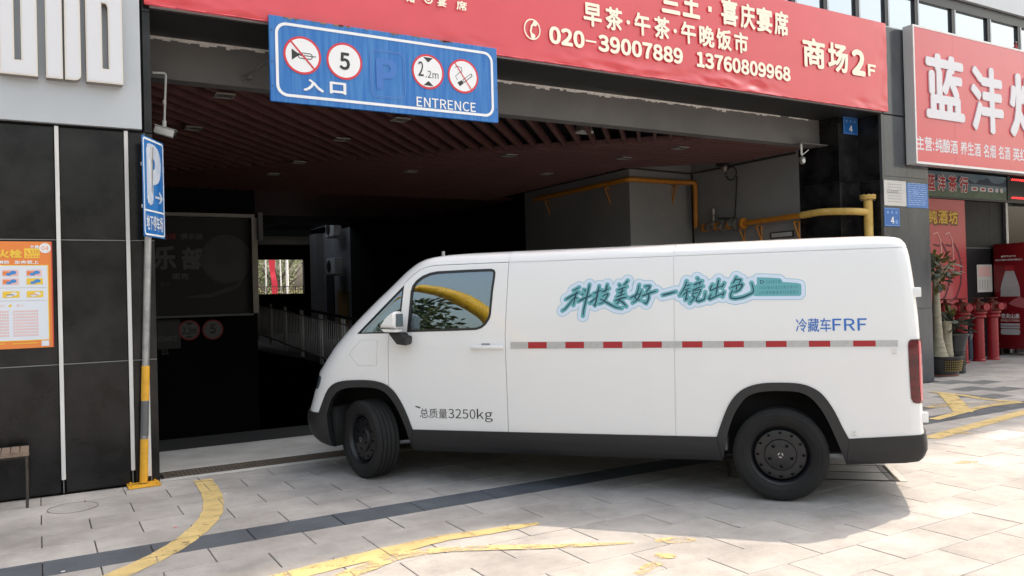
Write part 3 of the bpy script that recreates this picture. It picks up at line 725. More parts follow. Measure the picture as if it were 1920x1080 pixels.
def rt(ch, bl, tr, bold, ext=.0, z=None):
    a, b = onY(*bl, YT), onY(*tr, YT); zz0, zz1 = z or (a[1], b[1]); return text('lettering', ch, a[0], b[0], zz0, zz1, YT, m_wl, rs, bold, ext)
zA, zB = onY(1741, 221, YT)[1], onY(1737, 97, YT)[1]
rt('蓝', (1736,221), (1804,112), .022, .02, (zA, zB)); rt('沣', (1821,240), (1877,125), .022, .02, (zA-.12, zB-.05)); rt('烟', (1893,240), (1960,150), .022, .02, (zA-.12, zB-.05))
zA, zB = onY(1720, 281, YT)[1], onY(1720, 254, YT)[1]
for s_, xa, xb in (('主营:',1719,1752),('纯酿酒',1754,1796),('养生酒',1801,1839),('名烟',1844,1867),('名酒',1872,1894),('英红',1899,1925)):
    a, b = onY(xa, 280, YT)[0], onY(xb, 290, YT)[0]; text('lettering', s_, a, b, zA, zB, YT, m_wl, rs, .012)

# ------------------------------------------------------------------ plates and posters
def plate(name, label, cat, x0, x1, z0, z1, Y, m, th=.006, group=None):
    o = thing(name, label, cat, ((x0+x1)/2, Y, z0), 0, group); box('plate', x0, x1, Y-th, Y, z0, z1, m, o, bev=.002); return o
# number plates
def number_plate(label, p0, p1, Y, small=False):
    (x0, zt_), (x1, zb_) = onY(*p0, Y), onY(*p1, Y)
    o = plate('house_number_plate', label, 'house number', x0, x1, zb_, zt_, Y, m_dblue, .006); w_, h_ = x1-x0, zt_-zb_
    flat('border', ring_polys(rrect(x0+.01, x1-.01, zb_+.01, zt_-.01, .02), rrect(x0+.018, x1-.018, zb_+.018, zt_-.018, .015)), Y-.008, m_lblue, o)
    for k in range(3): flat('small_print', [rect(x0+w_*(.16+.28*k), x0+w_*(.16+.28*k)+w_*.13, zt_-h_*.32, zt_-h_*.17)], Y-.008, m_lblue, o)
    text('digit', '4', x0+w_*.40, x0+w_*.62, zb_+h_*.14, zb_+h_*.52, Y-.009, m_wprint, o, .02)
    if small: flat('small_print', [rect(x0+w_*.70, x0+w_*.86, zb_+h_*.14, zb_+h_*.34)], Y-.008, m_lblue, o)
    return o
number_plate('blue number 4 plate high on the black stepped jamb under the banner', (1580,218), (1608,254), 8.355)
number_plate('small blue number 4 plate below the paper notices on the grey tiles', (1657,389), (1687,425), 7.94, True)
# white and blue notices
(x0, z1_), (x1, z0_) = onY(1657, 337, 7.94), onY(1700, 387, 7.94)
o = plate('wall_notice', 'white paper notice stuck on the grey polished tiles', 'notice', x0, x1, z0_, z1_, 7.944, pm('aged_paper', (.62,.60,.57), .7, col2=(.56,.54,.51), scale=5), .004)
m_gp = pm('grey_print', (.40,.39,.38), .6)
random.seed(11)
flat('print', [rect(x0+.09, x1-.09-random.random()*.05, z0_+.06+.045*k, z0_+.06+.045*k+.012) for k in range(7)] + [rect(x0+.07+.05*k, x0+.10+.05*k, z0_+.20, z0_+.245) for k in range(6)], 7.938, m_gp, o)
x2 = onY(1741, 391, 7.94)[0]
o = plate('wall_notice', 'blue notice board with rows of small print beside the white paper', 'notice', x1+.01, x2-.005, z0_-.015, z1_-.02, 7.944, pm('blue_notice', (.05,.16,.45), .4), .004)
bm_p = []
for k in range(11):
    x = x1+.05
    while x < x2-.08: l = random.uniform(.03,.12); bm_p.append(rect(x, min(x+l, x2-.05), z0_+.03+.034*k, z0_+.03+.034*k+.010)); x += l+.02
flat('print', bm_p, 7.938, pm('pale_blue_print', (.35,.48,.72), .6), o); flat('print', [rect(x1+.18, x1+.30, z0_+.19, z0_+.26)], 7.9375, m_lblue, o)

# fire hydrant poster on the left pillar
(px0, pz1), (px1, pz0) = onY(0, 451, 7.94), onY(97.5, 655, 7.94)
fp = thing('fire_poster', 'orange fire hydrant instruction poster on the black pillar', 'poster', (-.1, 7.94, 1.25))
PX1, PZ1, PZ0 = .122, 2.152, 1.255; PX0 = PX1-.68; YP = 7.938
m_or = pm('orange_print', (.80,.23,.045), .45, coat=.2); m_py = pm('yellow_print', (.85,.58,.06), .5); m_pb = pm('blue_print', (.05,.25,.62), .5); m_wp = pm('poster_white', (.72,.75,.82), .5); m_pink = pm('pink_print', (.80,.50,.47), .6)
box('sheet', PX0, PX1, YP, YP+.008, PZ0, PZ1, m_or, fp); flat('edge', [rect(PX1-.008, PX1-.001, PZ0+.001, PZ1-.001)], YP-.001, m_rprint, fp)
def P(u, v): return (PX1-.40*(1-u), PZ0+(PZ1-PZ0)*(1-v))   # u,v over the visible 97 px wide part
def pr_(u0, u1, v0, v1): a, b = P(u0, v1), P(u1, v0); return rect(a[0], b[0], a[1], b[1])
flat('panel', [pr_(-.7, .91, .225, .925)], YP-.001, m_wp, fp)
flat('panel_border', [pr_(.905, .925, .22, .93), pr_(-.7, .905, .22, .227), pr_(-.7, .905, .923, .93)], YP-.0012, m_py, fp)
def pt(s, u0, u1, v0, v1, m, bold=.0): a, b = P(u0, v1), P(u1, v0); text('lettering', s, a[0], b[0], a[1], b[1], YP-.002, m, fp, bold)
pt('火栓', 0.0, .45, .075, .155, m_py, .03); pt('消防', 0.02, .22, .178, .21, m_wprint, .03); pt('生命至上', .31, .75, .178, .21, m_wprint, .03)
pt('外露', .60, .76, .035, .065, m_wprint, .02)
flat('panel', [pr_(.49, .77, .065, .155)], YP-.0015, m_py, fp); pt('119', .60, .75, .08, .115, m_or, 0.01); flat('symbol', stroke([P(.53,.085), P(.545,.105), P(.575,.125)], .01), YP-.002, m_or, fp)
flat('print', [pr_(.52+.055*k, .555+.055*k, .132, .145) for k in range(5)], YP-.002, m_or, fp)
c_ = P(.87, .062); flat('badge', [circ(c_[0], c_[1], .043, 24)], YP-.002, m_wprint, fp); text('lettering', '04', c_[0]-.026, c_[0]+.026, c_[1]-.018, c_[1]+.018, YP-.003, m_or, fp, .0)
for (u0, u1, v0, v1, c1_, c2_) in ((.09,.38,.265,.325,m_or,m_pb),(.52,.80,.265,.325,m_or,m_pb),(.09,.38,.345,.405,m_or,m_pb),(.52,.82,.345,.405,m_py,m_pb),(.09,.39,.465,.525,m_py,m_kprint),(.52,.82,.465,.525,m_py,m_or)):
    f0 = flat('picture', [pr_(u0, u1, v0, v1)], YP-.002, c1_ if c1_ is m_py else m_pink, fp)
    a, b = P((u0+u1)/2, (v0+v1)/2), P(u1, v1)
    flat('picture_detail', [pr_(u0+.01, u0+.13, v0+.015, v1-.01)], YP-.003, c1_, f0); flat('picture_detail', [circ(a[0]+.02, a[1]+.004, .015, 10, 1.6), circ(a[0]-.012, a[1]-.01, .012, 10, 1.8)], YP-.004, c2_ if c2_ is m_pb else m_wp, f0)
    if c2_ is not m_pb: flat('picture_detail', [pr_(u0+.06, u1-.1, (v0+v1)/2, (v0+v1)/2+.006)], YP-.005, c2_, f0)
flat('rule', [pr_(-.6, .88, .432, .435), pr_(-.6, .88, .553, .556)], YP-.002, m_gp, fp)
pp = []; random.seed(2)
for k in range(9):
    for u in (-.05, .27):
        x = u
        while x < u+.24+(.22 if u > .2 else 0): pp.append(pr_(x, x+.028, .645+.028*k, .662+.028*k)); x += .042
flat('print', pp, YP-.002, m_pink, fp); pt('消防', -.02, .12, .588, .61, m_pink, .0); pt('警示', .33, .46, .588, .61, m_pink, .0); cc_ = P(.22,.60); flat('symbol', [circ(cc_[0], cc_[1], .012, 12)], YP-.002, m_py, fp)
flat('sticker', [pr_(.77, .91, .935, .985)], YP-.002, m_wp, fp)
flat('print', [pr_(.25+.03*k, .27+.03*k, .948, .958) for k in range(15)] + [pr_(0+.03*k, .02+.03*k, .945, .955) for k in range(4)], YP-.002, m_py, fp)

# wooden topped stool at the left edge
st = thing('stool', 'low slatted wooden stool with thin black metal legs by the pillar', 'stool', (-.2, 7.7, 0))
m_wood = pm('weathered_wood', (.26,.19,.14), .8, col2=(.15,.105,.08), scale=22, stretch=(1,6,1), bump=.2)
sx1, sy0 = onG(54, 862, .43)[0], 7.56
for k in range(7):
    a = sx1-.065*(k+1)
    for j in range(1): box('plank', a+.003, a+.062, sy0, sy0+.30, .43, .452+.001*(k%2), m_wood, st, bev=.002)
box('edge_rail', sx1-.46, sx1, sy0-.012, sy0-.002, .415, .45, m_wood, st)
for x in (sx1-.02, sx1-.44):
    for y in (sy0+.012, sy0+.28): tube('leg', [(x, y, .43), (x+.002, y, .2), (x, y-.004, 0.0)], .011, m_dsteel, st, 8)
tube('rail', [(sx1-.02, sy0+.012, .405), (sx1-.02, sy0+.28, .405)], .009, m_dsteel, st, 8); tube('rail', [(sx1-.44, sy0+.012, .405), (sx1-.02, sy0+.012, .405)], .009, m_dsteel, st, 8)

# parking sign on its pole
pk = thing('parking_sign', 'blue parking sign on a grey and yellow banded pole at the garage corner', 'parking sign', (.80, 7.80, 0))
PY_ = 7.865
def yb(px, py): return onY(px, py, PY_)
bp = yb(270, 900)[0]; tp = yb(281, 300)
pxb, pxt = yb(269, 900), yb(280, 452)
top = Vector((pxt[0]+.02, PY_, 3.0)); bot = Vector((pxb[0], PY_, 0.0))
def pl_(z): return bot.lerp(top, z/3.0)
zs = [yb(270, y)[1] for y in (896, 823, 752, 686)]
tube('pole', [pl_(.02), pl_(3.0)], .031, m_steel, pk, 14)
m_sleeve = pm('dark_grey_sleeve', (.12,.12,.125), .45)
for a, b, m_ in ((.025, zs[1], m_ypole), (zs[1]+.03, zs[2], m_sleeve), (zs[2]+.005, zs[3], m_ypole)): tube('colour_band', [pl_(a), pl_(b)], .0335, m_, pk, 14)
box('base_plate', bot.x-.13, bot.x+.13, 7.74, 7.945, .001, .014, m_ypole, pk, bev=.002)
for dx in (-.1, .1):
    for dy in (-.08, .08): lathe('bolt', [(.011, .014), (.011, .028), (.006, .029)], m_ypole, pk, 6, (bot.x+dx, 7.845+dy, 0))
bm = bmesh.new(); add_box(bm, bot.x+.045, bot.x+.075, 7.93, 7.935, .06, 1.05); link('sign_strap', to_mesh(bm, 's'), m_white, pk)
# the board is turned to face down the street: it spans the pixels 266..311
def descend(o):
    out = [o]
    for c in o.children: out += descend(c)
    return out
def remap(objs, Mx):
    """swing finished flat pieces (built as if on a wall) onto another plane"""
    for o in objs:
        r = o.parent
        while r.parent: r = r.parent
        W = Matrix.LocRotScale(r.location, r.rotation_euler, r.scale); o.data.transform(W.inverted() @ Mx @ W)
BW, BH = .44, .885
n0 = len(pk.children); before = set(o.name for o in pk.children)
bm = bmesh.new(); add_box(bm, 0, BW, 0, .004, 0, BH, .001); link('board', to_mesh(bm, 'b'), m_blue, pk)
flat('border', ring_polys(rrect(.012, BW-.012, .012, BH-.012, .03), rrect(.028, BW-.028, .028, BH-.028, .02)) + [rect(.028, BW-.028, .225, .240)], -.002, m_wprint, pk)
m_reff = pm('worn_reflective_print', (.45,.52,.66), .35, col2=(.62,.66,.72), scale=14, stretch=(3,1,1))
text('lettering', 'P', .075, .375, .285, .835, -.002, m_reff, pk, .05)
flat('arrow', [rect(.235, .36, .355, .375), [(.31,.415),(.335,.42),(.40,.365),(.335,.31),(.31,.315),(.36,.365)]], -.003, m_reff, pk)
text('lettering', '地下停车场', .05, BW-.05, .06, .195, -.002, m_wprint, pk, .008)
bm = bmesh.new()
for z in (.25, .62): add_box(bm, .03, .30, .0045, .03, z, z+.03)
link('sign_bracket', to_mesh(bm, 's'), m_steel, pk)
new = [o for o in pk.children if o.name not in before]
remap(new, Matrix.Translation((.818, 7.70, 2.194)) @ Matrix.Rotation(radians(60), 4, 'Z'))

# ------------------------------------------------------------------ cameras, gas pipes, lamps under the lintel
def pY(px, py, Y): a = onY(px, py, Y); return Vector((a[0], Y, a[1]))
def pX(px, py, X): a = onX(px, py, X); return Vector((X, a[0], a[1]))
cc = thing('security_camera', 'white bullet security camera hanging on a rod at the left corner of the entrance', 'camera', tuple(pY(308, 135, 8.6)))
m_cam = pm('camera_shell', (.62,.62,.60), .4)
h = pY(309, 137, 8.6); e = pY(308, 232, 8.6)
tube('rod', arcpath([pY(286, 136, 8.6), h + Vector((.01,0,0)), e], .03), .011, m_cam, cc, 8)
lathe('clamp', [(.017, -.02), (.017, .02)], m_cam, cc, 10, tuple(h.lerp(e, .58)))
lathe('clamp', [(.02, -.03), (.02, .03)], m_cam, cc, 10, tuple(e))
a = pY(290, 241, 8.6); b = pY(330, 252, 8.55)
dd = (b-a).normalized(); q = dd.to_track_quat('X', 'Z').to_matrix().to_4x4(); q.translation = a
bm = bmesh.new(); add_box(bm, 0, (b-a).length*.92, -.04, .04, -.045, .03, .012); me = to_mesh(bm, 'c', True); me.transform(q); link('body', me, m_cam, cc)
bm = bmesh.new(); add_box(bm, -.005, (b-a).length, -.047, .047, .031, .037, .002); me = to_mesh(bm, 'c'); me.transform(q); link('sun_shield', me, m_cam, cc)
bm = bmesh.new(); add_lathe(bm, [(.032, 0), (.032, .02)], 14, ((b-a).length*.92, 0, -.006), 'X'); fix(bm); me = to_mesh(bm, 'c'); me.transform(q); link('lens', me, m_kprint, cc)
cc = thing('security_camera', 'small dome camera on a short white arm at the right end of the grey beam', 'camera', tuple(pY(1503, 270, 8.6)))
tube('rod', [pY(1502, 268, 8.6), pY(1503, 290, 8.6)], .016, m_cam, cc, 8)
c_ = pY(1504, 300, 8.6); lathe('dome', [(.0, -.07), (.03, -.062), (.045, -.035), (.05, 0), (.05, .035), (.03, .05), (0, .052)], pm('camera_dome', (.16,.15,.14), .25), cc, 18, tuple(c_))
lathe('lens_ring', [(.035, -.004), (.035, .004)], m_cam, cc, 14, (c_.x-.02, c_.y-.048, c_.z-.02), 'Y')
tube('arm', [pY(1503, 292, 8.6), pY(1516, 281, 8.58)], .007, m_cam, cc, 6)
bm = bmesh.new(); add_box(bm, 10.3, 10.92, 8.55, 8.71, 3.835, 3.848); link('ceiling_shelf', to_mesh(bm, 's'), m_beam, cc)

gp = thing('gas_pipe', 'yellow gas pipe running round the grey garage wall with brackets and valves', 'pipe', (10.8, 9.2, 2.6))
XW, YW = 10.80, 11.58
pts = [pX(1478, 409, XW), pX(1396, 420, XW)]
run1 = [Vector((XW, pts[0].y-.25, pts[0].z)), Vector((XW, pts[1].y, pts[0].z-.02))]
vz = pX(1303, 345, XW); vb = pX(1303, 420, XW)
corner = pY(1180, 336, YW); zt = corner.z
yv = min(vz.y, YW)
tube('pipe', arcpath([Vector((XW, yv, run1[0].z)), Vector((XW, yv, zt)), Vector((9.30, YW, zt)) if False else Vector((XW-.12, YW, zt)), Vector((9.31, YW, zt)), Vector((9.31, 14.8, zt))], .11), .047, m_yellow, gp, 12)
tube('pipe', [Vector((XW, 8.95, run1[0].z+.02)), Vector((XW, pts[1].y, run1[0].z))], .047, m_yellow, gp, 12)
ya, yb_ = pts[1].y, yv; zc_ = run1[0].z
m_valve = pm('valve_metal', (.16,.12,.10), .5, .6, col2=(.30,.28,.26), scale=20)
for k, (t, r) in enumerate(((.02,.10),(.16,.10),(.3,.075),(.42,.10),(.55,.075),(.68,.10),(.82,.08))):
    y = ya + (yb_-ya)*t; lathe('flange', [(r, -.018), (r, .018)], m_valve if k % 2 else m_yellow, gp, 14, (XW, y, zc_), 'Y')
tube('pipe', [Vector((XW, ya, zc_)), Vector((XW, yb_, zc_))], .045, m_valve, gp, 12)
lathe('valve_body', [(.05, -.02), (.085, .02), (.085, .06), (.03, .1), (.03, .22), (.045, .23), (.045, .34), (.02, .36)], m_valve, gp, 14, (XW, ya+(yb_-ya)*.62, zc_))
lathe('valve_body', [(.06, -.02), (.08, .02), (.06, .08), (.02, .12)], m_steel, gp, 14, (XW, ya+(yb_-ya)*.25, zc_))
tube('conduit', arcpath([Vector((XW+.08, ya+(yb_-ya)*.6, zc_+.16)), Vector((XW+.08, ya+(yb_-ya)*.25, zc_+.12)), Vector((XW+.10, ya+(yb_-ya)*.2, 3.62))], .05), .012, m_kprint, gp, 6)
tube('cable_loop', [Vector((XW+.06, ya+(yb_-ya)*.28 + .13*cos(t*.55), 3.68+.12*sin(t*.55))) for t in range(12)], .012, m_kprint, gp, 6)
def bracket(p, dirn):
    bm = bmesh.new(); d = Vector(dirn)
    add_tube(bm, [p + Vector((0,0,-.07)), p + Vector((0,0,-.07)) + d*.14], .014, 6); add_tube(bm, [p + Vector((0,0,-.08)), p + Vector((0,0,-.36)) + d*.12], .016, 6); add_tube(bm, [p + Vector((0,0,-.07)) + d*.12, p + Vector((0,0,-.42)) + d*.12], .014, 6)
    fix(bm); link('bracket', to_mesh(bm, 'bracket', True), m_yellow, gp)
bracket(Vector((10.45, YW, zt)), (0, 1, 0)); bracket(Vector((9.31, 12.3, zt)), (1, 0, 0)); bracket(Vector((9.31, 14.4, zt)), (1, 0, 0))
for t in (.1, .75): bracket(Vector((XW, ya-(ya-9.0)*t-.15, zc_)), (1, 0, 0))
bracket(Vector((XW, ya+.12, zc_)), (1, 0, 0))
sp = thing('gas_standpipe', 'thick yellow standpipe with bolted flange in front of the black jamb', 'pipe', (11.25, 8.1, 0))
v0, v1 = pY(1627, 366, 8.12), pY(1627, 440, 8.12)
lathe('pipe', [(.068, 0), (.068, v0.z-.02)], m_yellow2, sp, 18, (v0.x, 8.12, 0))
lathe('flange', [(.07, -.07), (.115, -.065), (.12, -.035), (.07, -.034)], m_yellow2, sp, 20, (v0.x, 8.12, v0.z), closed=False)
lathe('flange', [(.12, -.03), (.12, 0), (.06, .004)], m_yellow2, sp, 20, (v0.x, 8.12, v0.z))
for k in range(8): lathe('bolt', [(.011, -.09), (.011, .014)], m_valve, sp, 6, (v0.x+.095*cos(k*pi/4), 8.12+.095*sin(k*pi/4), v0.z))
j1 = pY(1612, 396, 8.12); j2 = pY(1583, 394.5, 8.25)
tube('branch_pipe', arcpath([Vector((v0.x, 8.12, j1.z-.01)), Vector((v0.x-.30, 8.16, j1.z)), Vector((XW+.01, 8.62, run1[0].z+.04)), Vector((XW, 9.0, run1[0].z+.02))], .22, 8), .056, m_yellow2, sp, 14)

# wall lamp, cable tray and small notice on the grey garage wall
wl = thing('wall_lamp', 'small dark wall lamp high on the grey garage wall beside the hanging cable', 'lamp', (10.9, 10.3, 3.6))
lp = pX(1357, 315, 10.9)
box('base', 10.86, 10.935, lp.y-.16, lp.y+.16, lp.z+.05, lp.z+.11, m_dsteel, wl); lathe('lamp_shade', [(.03, -.09), (.06, -.05), (.065, 0), (.03, .04)], m_valve, wl, 14, (10.84, lp.y-.08, lp.z)); 
bm = bmesh.new(); add_tube(bm, [(10.925, 9.2, 3.83), (10.925, 11.69, 3.83), (9.40, 11.69, 3.86), (9.40, 15.3, 3.86)], .02, 6); fix(bm)
tag(link('cable_tray', to_mesh(bm, 'cable_tray', True), m_dsteel), 'dark cable tray along the top of the grey garage walls', 'cable tray')
n_ = pX(1466, 440, 10.93); pn = plate('wall_notice', 'small grey framed notice low on the grey garage wall', 'notice', 10.9, 10.91, 0, .01, 9.9, m_kprint); 
for c in list(pn.children): bpy.data.objects.remove(c)
box('plate', 10.926, 10.9365, n_.y-.26, n_.y+.26, n_.z-.055, n_.z+.055, m_dsteel, pn); box('print', 10.924, 10.9255, n_.y-.22, n_.y+.22, n_.z-.035, n_.z+.035, m_gp, pn)

# ceiling lights: square downlights set between the slats
m_lampw = pm('lamp_housing', (.22,.21,.18), .5)
LS = [(420,180),(362,241),(750,225),(1275,278),(1170,297),(955,292),(1024,326),(640,262),(560,305),(512,327),(770,322)]
LN = ['nearest the left camera rod', 'behind the hanging camera', 'just under the blue entrance sign', 'on the right over the grey wall', 'above the bend of the gas pipe', 'in the middle of the ceiling', 'above the inner end of the gas pipe', 'below the left half of the blue sign', 'deep in the left of the ceiling', 'farthest back on the left', 'farthest back in the middle']
for (px, py), nm in zip(LS, LN):
    x, y = onG(px, py, 3.835); o = thing('ceiling_light', 'small square ceiling downlight ' + nm, 'ceiling light', (x, y, 3.84), 0, 'downlights among the ceiling slats')
    bm = bmesh.new()
    for a in ((-.10,.10,-.10,-.085),(-.10,.10,.085,.10),(-.10,-.085,-.084,.084),(.085,.10,-.084,.084)): add_box(bm, x+a[0], x+a[1], y+a[2], y+a[3], 3.828, 3.846)
    link('frame', to_mesh(bm, 'frame'), m_lampw, o); lathe('reflector', [(.03, 3.836), (.055, 3.832)], m_steel, o, 12, (x-.04, y, 0)); lathe('reflector', [(.03, 3.836), (.055, 3.832)], m_steel, o, 12, (x+.05, y, 0))
x, y = onG(1096, 250, 3.9); o = thing('ceiling_light', 'box shaped ceiling light hanging in the open gap between two slats', 'ceiling light', (x, y, 3.9))
box('housing', x-.10, x+.10, y-.06, y+.06, 3.93, 4.05, m_lampw, o); box('diffuser', x-.11, x+.11, y-.07, y+.07, 3.90, 3.929, m_white, o)

# ------------------------------------------------------------------ inside the garage
cb = thing('club_board', 'large framed dark billiards club board with an eight ball on the back wall', 'sign', (3, 16.9, 1.4))
YC = 16.95
m_fr = pm('aluminium_frame', (.30,.275,.25), .5, .3, col2=(.25,.22,.19), scale=2); m_bd = pm('dark_print_board', (.012,.005,.005), .6, col2=(.010,.008,.009), scale=1.3)
cx0, cx1, cz0, cz1 = .95, 3.77, 1.36, 3.28
box('panel', cx0, cx1, YC-.04, YC+.04, cz0, cz1, m_bd, cb)
box('frame', cx0, cx1+.05, YC-.25, YC-.0405, cz1+.0, cz1+.07, m_fr, cb); box('frame', cx1-.01, cx1+.10, YC-.25, YC-.0405, cz0, cz1-.002, m_fr, cb); box('frame', cx1+.101, cx1+.19, YC-.35, YC-.0, cz1-.45, cz1+.1, m_gwall, cb)
box('ledge', cx0, cx1-.02, YC-.30, YC-.0405, cz0-.04, cz0-.001, m_gwall, cb)
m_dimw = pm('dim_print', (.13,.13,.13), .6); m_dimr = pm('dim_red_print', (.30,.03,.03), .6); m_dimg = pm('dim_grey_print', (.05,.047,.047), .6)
def cbx(x, y): return onY(x, y, YC-.045)
def ct(s_, bl, tr, m_, bold=.02):
    a, b = cbx(*bl), cbx(*tr); text('lettering', s_, a[0], b[0], a[1], b[1], YC-.045, m_, cb, bold)
ct('乐', (288,506), (330,461), m_dimw, .03); ct('部', (341,506), (384,464), m_dimw, .03); ct('台球', (305,449), (330,438), m_dimr); ct('俱乐部', (338,449), (380,438), m_dimw)
ct('诺克', (322,524), (354,512), m_dimw); ct('娱乐', (300,538), (320,529), m_dimg)
c_ = cbx(424, 486); rb = .47; flat('picture', [circ(c_[0], c_[1], rb, 36)], YC-.046, m_kprint, cb); flat('picture_ring', ring_polys(circ(c_[0], c_[1], rb+.02, 36), circ(c_[0], c_[1], rb-.015, 36)), YC-.047, m_dimg, cb)
flat('picture_disc', ring_polys(circ(c_[0]-.02, c_[1]+.05, .155, 24), circ(c_[0]-.02, c_[1]+.05, .11, 24)), YC-.049, m_dimg, cb); text('digit', '8', c_[0]-.07, c_[0]+.03, c_[1]-.02, c_[1]+.13, YC-.051, m_dimg, cb, .03)
flat('picture_swirl', stroke([(c_[0]-.75,c_[1]-.75),(c_[0]-.3,c_[1]-.72),(c_[0]+.2,c_[1]-.55),(c_[0]+.42,c_[1]-.2)], [.03,.08,.07,.03]), YC-.050, m_dimg, cb)
sg = thing('ramp_signs_board', 'dim board with round height and speed limit signs below the club board', 'sign', (2.7, 16.9, .9))
for px, py, s_ in ((355, 619, '2.2m'), (399, 618, '5')):
    c_ = onY(px, py, YC-.03); d = flat('symbol_disc', [circ(c_[0], c_[1], .185, 28)], YC-.03, m_dimw, sg); flat('symbol_ring', ring_polys(circ(c_[0], c_[1], .20, 28), circ(c_[0], c_[1], .17, 28)), YC-.032, m_dimr, d)
    w_ = .13 if len(s_) > 1 else .06; text('digit', s_, c_[0]-w_, c_[0]+w_, c_[1]-.08, c_[1]+.08+(.03 if len(s_) == 1 else -.02), YC-.034, m_kprint, d, .03)
    if len(s_) > 1: flat('symbol', [[(c_[0]-.09,c_[1]+.15),(c_[0]+.09,c_[1]+.15),(c_[0],c_[1]+.09)], [(c_[0]-.09,c_[1]-.15),(c_[0]+.09,c_[1]-.15),(c_[0],c_[1]-.10)]], YC-.034, m_kprint, d)
c_ = onY(318, 625, YC-.03); box('board', c_[0]-.22, c_[0]+.2, YC-.029, YC, c_[1]-.3, c_[1]+.27, m_dimg, sg); a, b = onY(300, 641, YC-.031), onY(332, 629, YC-.031); text('lettering', 'ENTRANCE', a[0]-.12, b[0], a[1], b[1], YC-.032, m_dimw, sg, .02)
a, b = onY(304, 666, YC-.031), onY(316, 654, YC-.031); text('lettering', '口↓', a[0], b[0], a[1], b[1], YC-.032, m_dimw, sg, .02)

# railing beside the ramp
rl = thing('railing', 'grey metal railing with paired posts and thin balusters beside the dark ramp', 'railing', (6, 14, 0))
m_rail = pm('railing_paint', (.34,.33,.33), .5, .2)
r0_, r1_ = Vector((4.6, 20.2, 0)), Vector((4.95, 12.6, 0))
ra = Vector((*onY(482, 560, 20.0)[:1], 20.0, onY(482, 562, 20.0)[1])); rb_ = Vector((onY(690, 604, 12.0)[0], 12.0, onY(690, 604, 12.0)[1]))
tube('handrail', [ra, rb_], .028, m_dsteel, rl, 8)
tube('bottom_rail', [ra + Vector((0,0,-.82)), rb_ + Vector((0,0,-.82))], .018, m_rail, rl, 8); tube('middle_rail', [ra + Vector((0,0,-.12)), rb_ + Vector((0,0,-.12))], .014, m_rail, rl, 8)
L_ = (rb_-ra).length; n_b = int(L_/.12); bal = None
for k in range(n_b+1):
    t = k/n_b; p = ra.lerp(rb_, t)
    if k % 11 in (0, 1):
        bm = bmesh.new(); add_tube(bm, [p + Vector((0,0,-.95)), p + Vector((0,0,.0))], .022, 8); link('post', to_mesh(bm, 'post', True), m_rail, rl)
    else:
        bm = bmesh.new(); add_tube(bm, [p + Vector((0,0,-.81)), p + Vector((0,0,-.13))], .009, 5); link('baluster', to_mesh(bm, 'baluster', True), m_rail, rl)

# air conditioner in the little yard on the right
for i, (zz, lb) in enumerate(((2.55, 'grey air conditioner outdoor unit on the yard wall, the lower one'), (4.0, 'grey air conditioner outdoor unit on the yard wall, the upper one'))):
    ac = thing('air_conditioner', lb, 'air conditioner', (9.9, 30.2, zz), 0, 'outdoor units on the yard wall')
    box('case', 9.72, 10.02, 29.75, 30.75, zz, zz+.62, m_white, ac, bev=.01); lathe('fan_grille', [(.24, 0), (.24, -.012), (.22, -.013)], m_dsteel, ac, 20, (9.715, 30.42, zz+.31), 'X')
    box('bracket', 9.75, 10.19, 29.85, 29.9, zz-.05, zz-.002, m_steel, ac); box('bracket', 9.75, 10.19, 30.6, 30.65, zz-.05, zz-.002, m_steel, ac)

# ------------------------------------------------------------------ street behind the far opening
m_leafd = pm('dark_foliage', (.045,.075,.022), .6, col2=(.11,.12,.03), scale=2); m_hedge = pm('hedge_foliage', (.12,.13,.025), .6, col2=(.20,.17,.03), scale=3); m_bark = pm('bark', (.09,.07,.055), .9, col2=(.05,.04,.03), scale=12)
def leaves(bm, c, r, n, s, flatz=.8):
    for _ in range(n):
        v = Vector((random.gauss(0,1), random.gauss(0,1), random.gauss(0,1))); v.normalize(); v *= random.random()**.4
        p = Vector(c) + Vector((v.x*r[0], v.y*r[1], v.z*r[2])); a = Vector((random.uniform(-1,1), random.uniform(-1,1), random.uniform(-.5,1))).normalized(); b = a.orthogonal().normalized(); l = s*random.uniform(.6,1.3)
        vs = [bm.verts.new(p+a*l), bm.verts.new(p+b*l*.45), bm.verts.new(p-a*l), bm.verts.new(p-b*l*.45)]; bm.faces.new(vs)
random.seed(21)
for i, (x, y, hgt, lb) in enumerate(((19.5, 76, 7.5, 'spreading dark tree seen through the far opening, right of the white pole'), (14.5, 79, 7, 'dark leafy tree seen through the far opening, left of the red banner'), (24, 92, 9, 'tall tree farthest behind the far opening'))):
    t = thing('street_tree', lb, 'tree', (x, y, 0), 0, 'trees beyond the far opening')
    bm = bmesh.new(); add_tube(bm, [(x,y,0),(x+.15,y,1.5),(x-.1,y,3)], .3, 8, True, [.35,.26,.2])
    for k in range(6): a = k*1.05+i; add_tube(bm, [(x-.1+.0,y,2.2+.2*k),(x+1.3*cos(a),y+1.3*sin(a),3.4+.25*k),(x+2.6*cos(a),y+2.6*sin(a),4.4+.4*k)], .1, 6, True, [.14,.09,.04])
    link('trunk', to_mesh(bm, 'trunk', True), m_bark, t)
    bm = bmesh.new()
    for k in range(14): a = random.uniform(0, 6.28); rr = random.uniform(.3, 2.6); leaves(bm, (x+rr*cos(a), y+rr*sin(a), random.uniform(3.2, hgt)), (1.1,1.1,.8), 130, .16)
    link('crown', to_mesh(bm, 'crown'), m_leafd, t)
bm = bmesh.new()
for k in range(60): leaves(bm, (12+.35*k, 66+.3*sin(k), 2.0+.12*sin(k*1.7)), (.5,.5,.7), 80, .09)
tag(link('hedge', to_mesh(bm, 'hedge'), m_hedge), 'clipped yellow green hedge seen through the far opening', 'hedge')
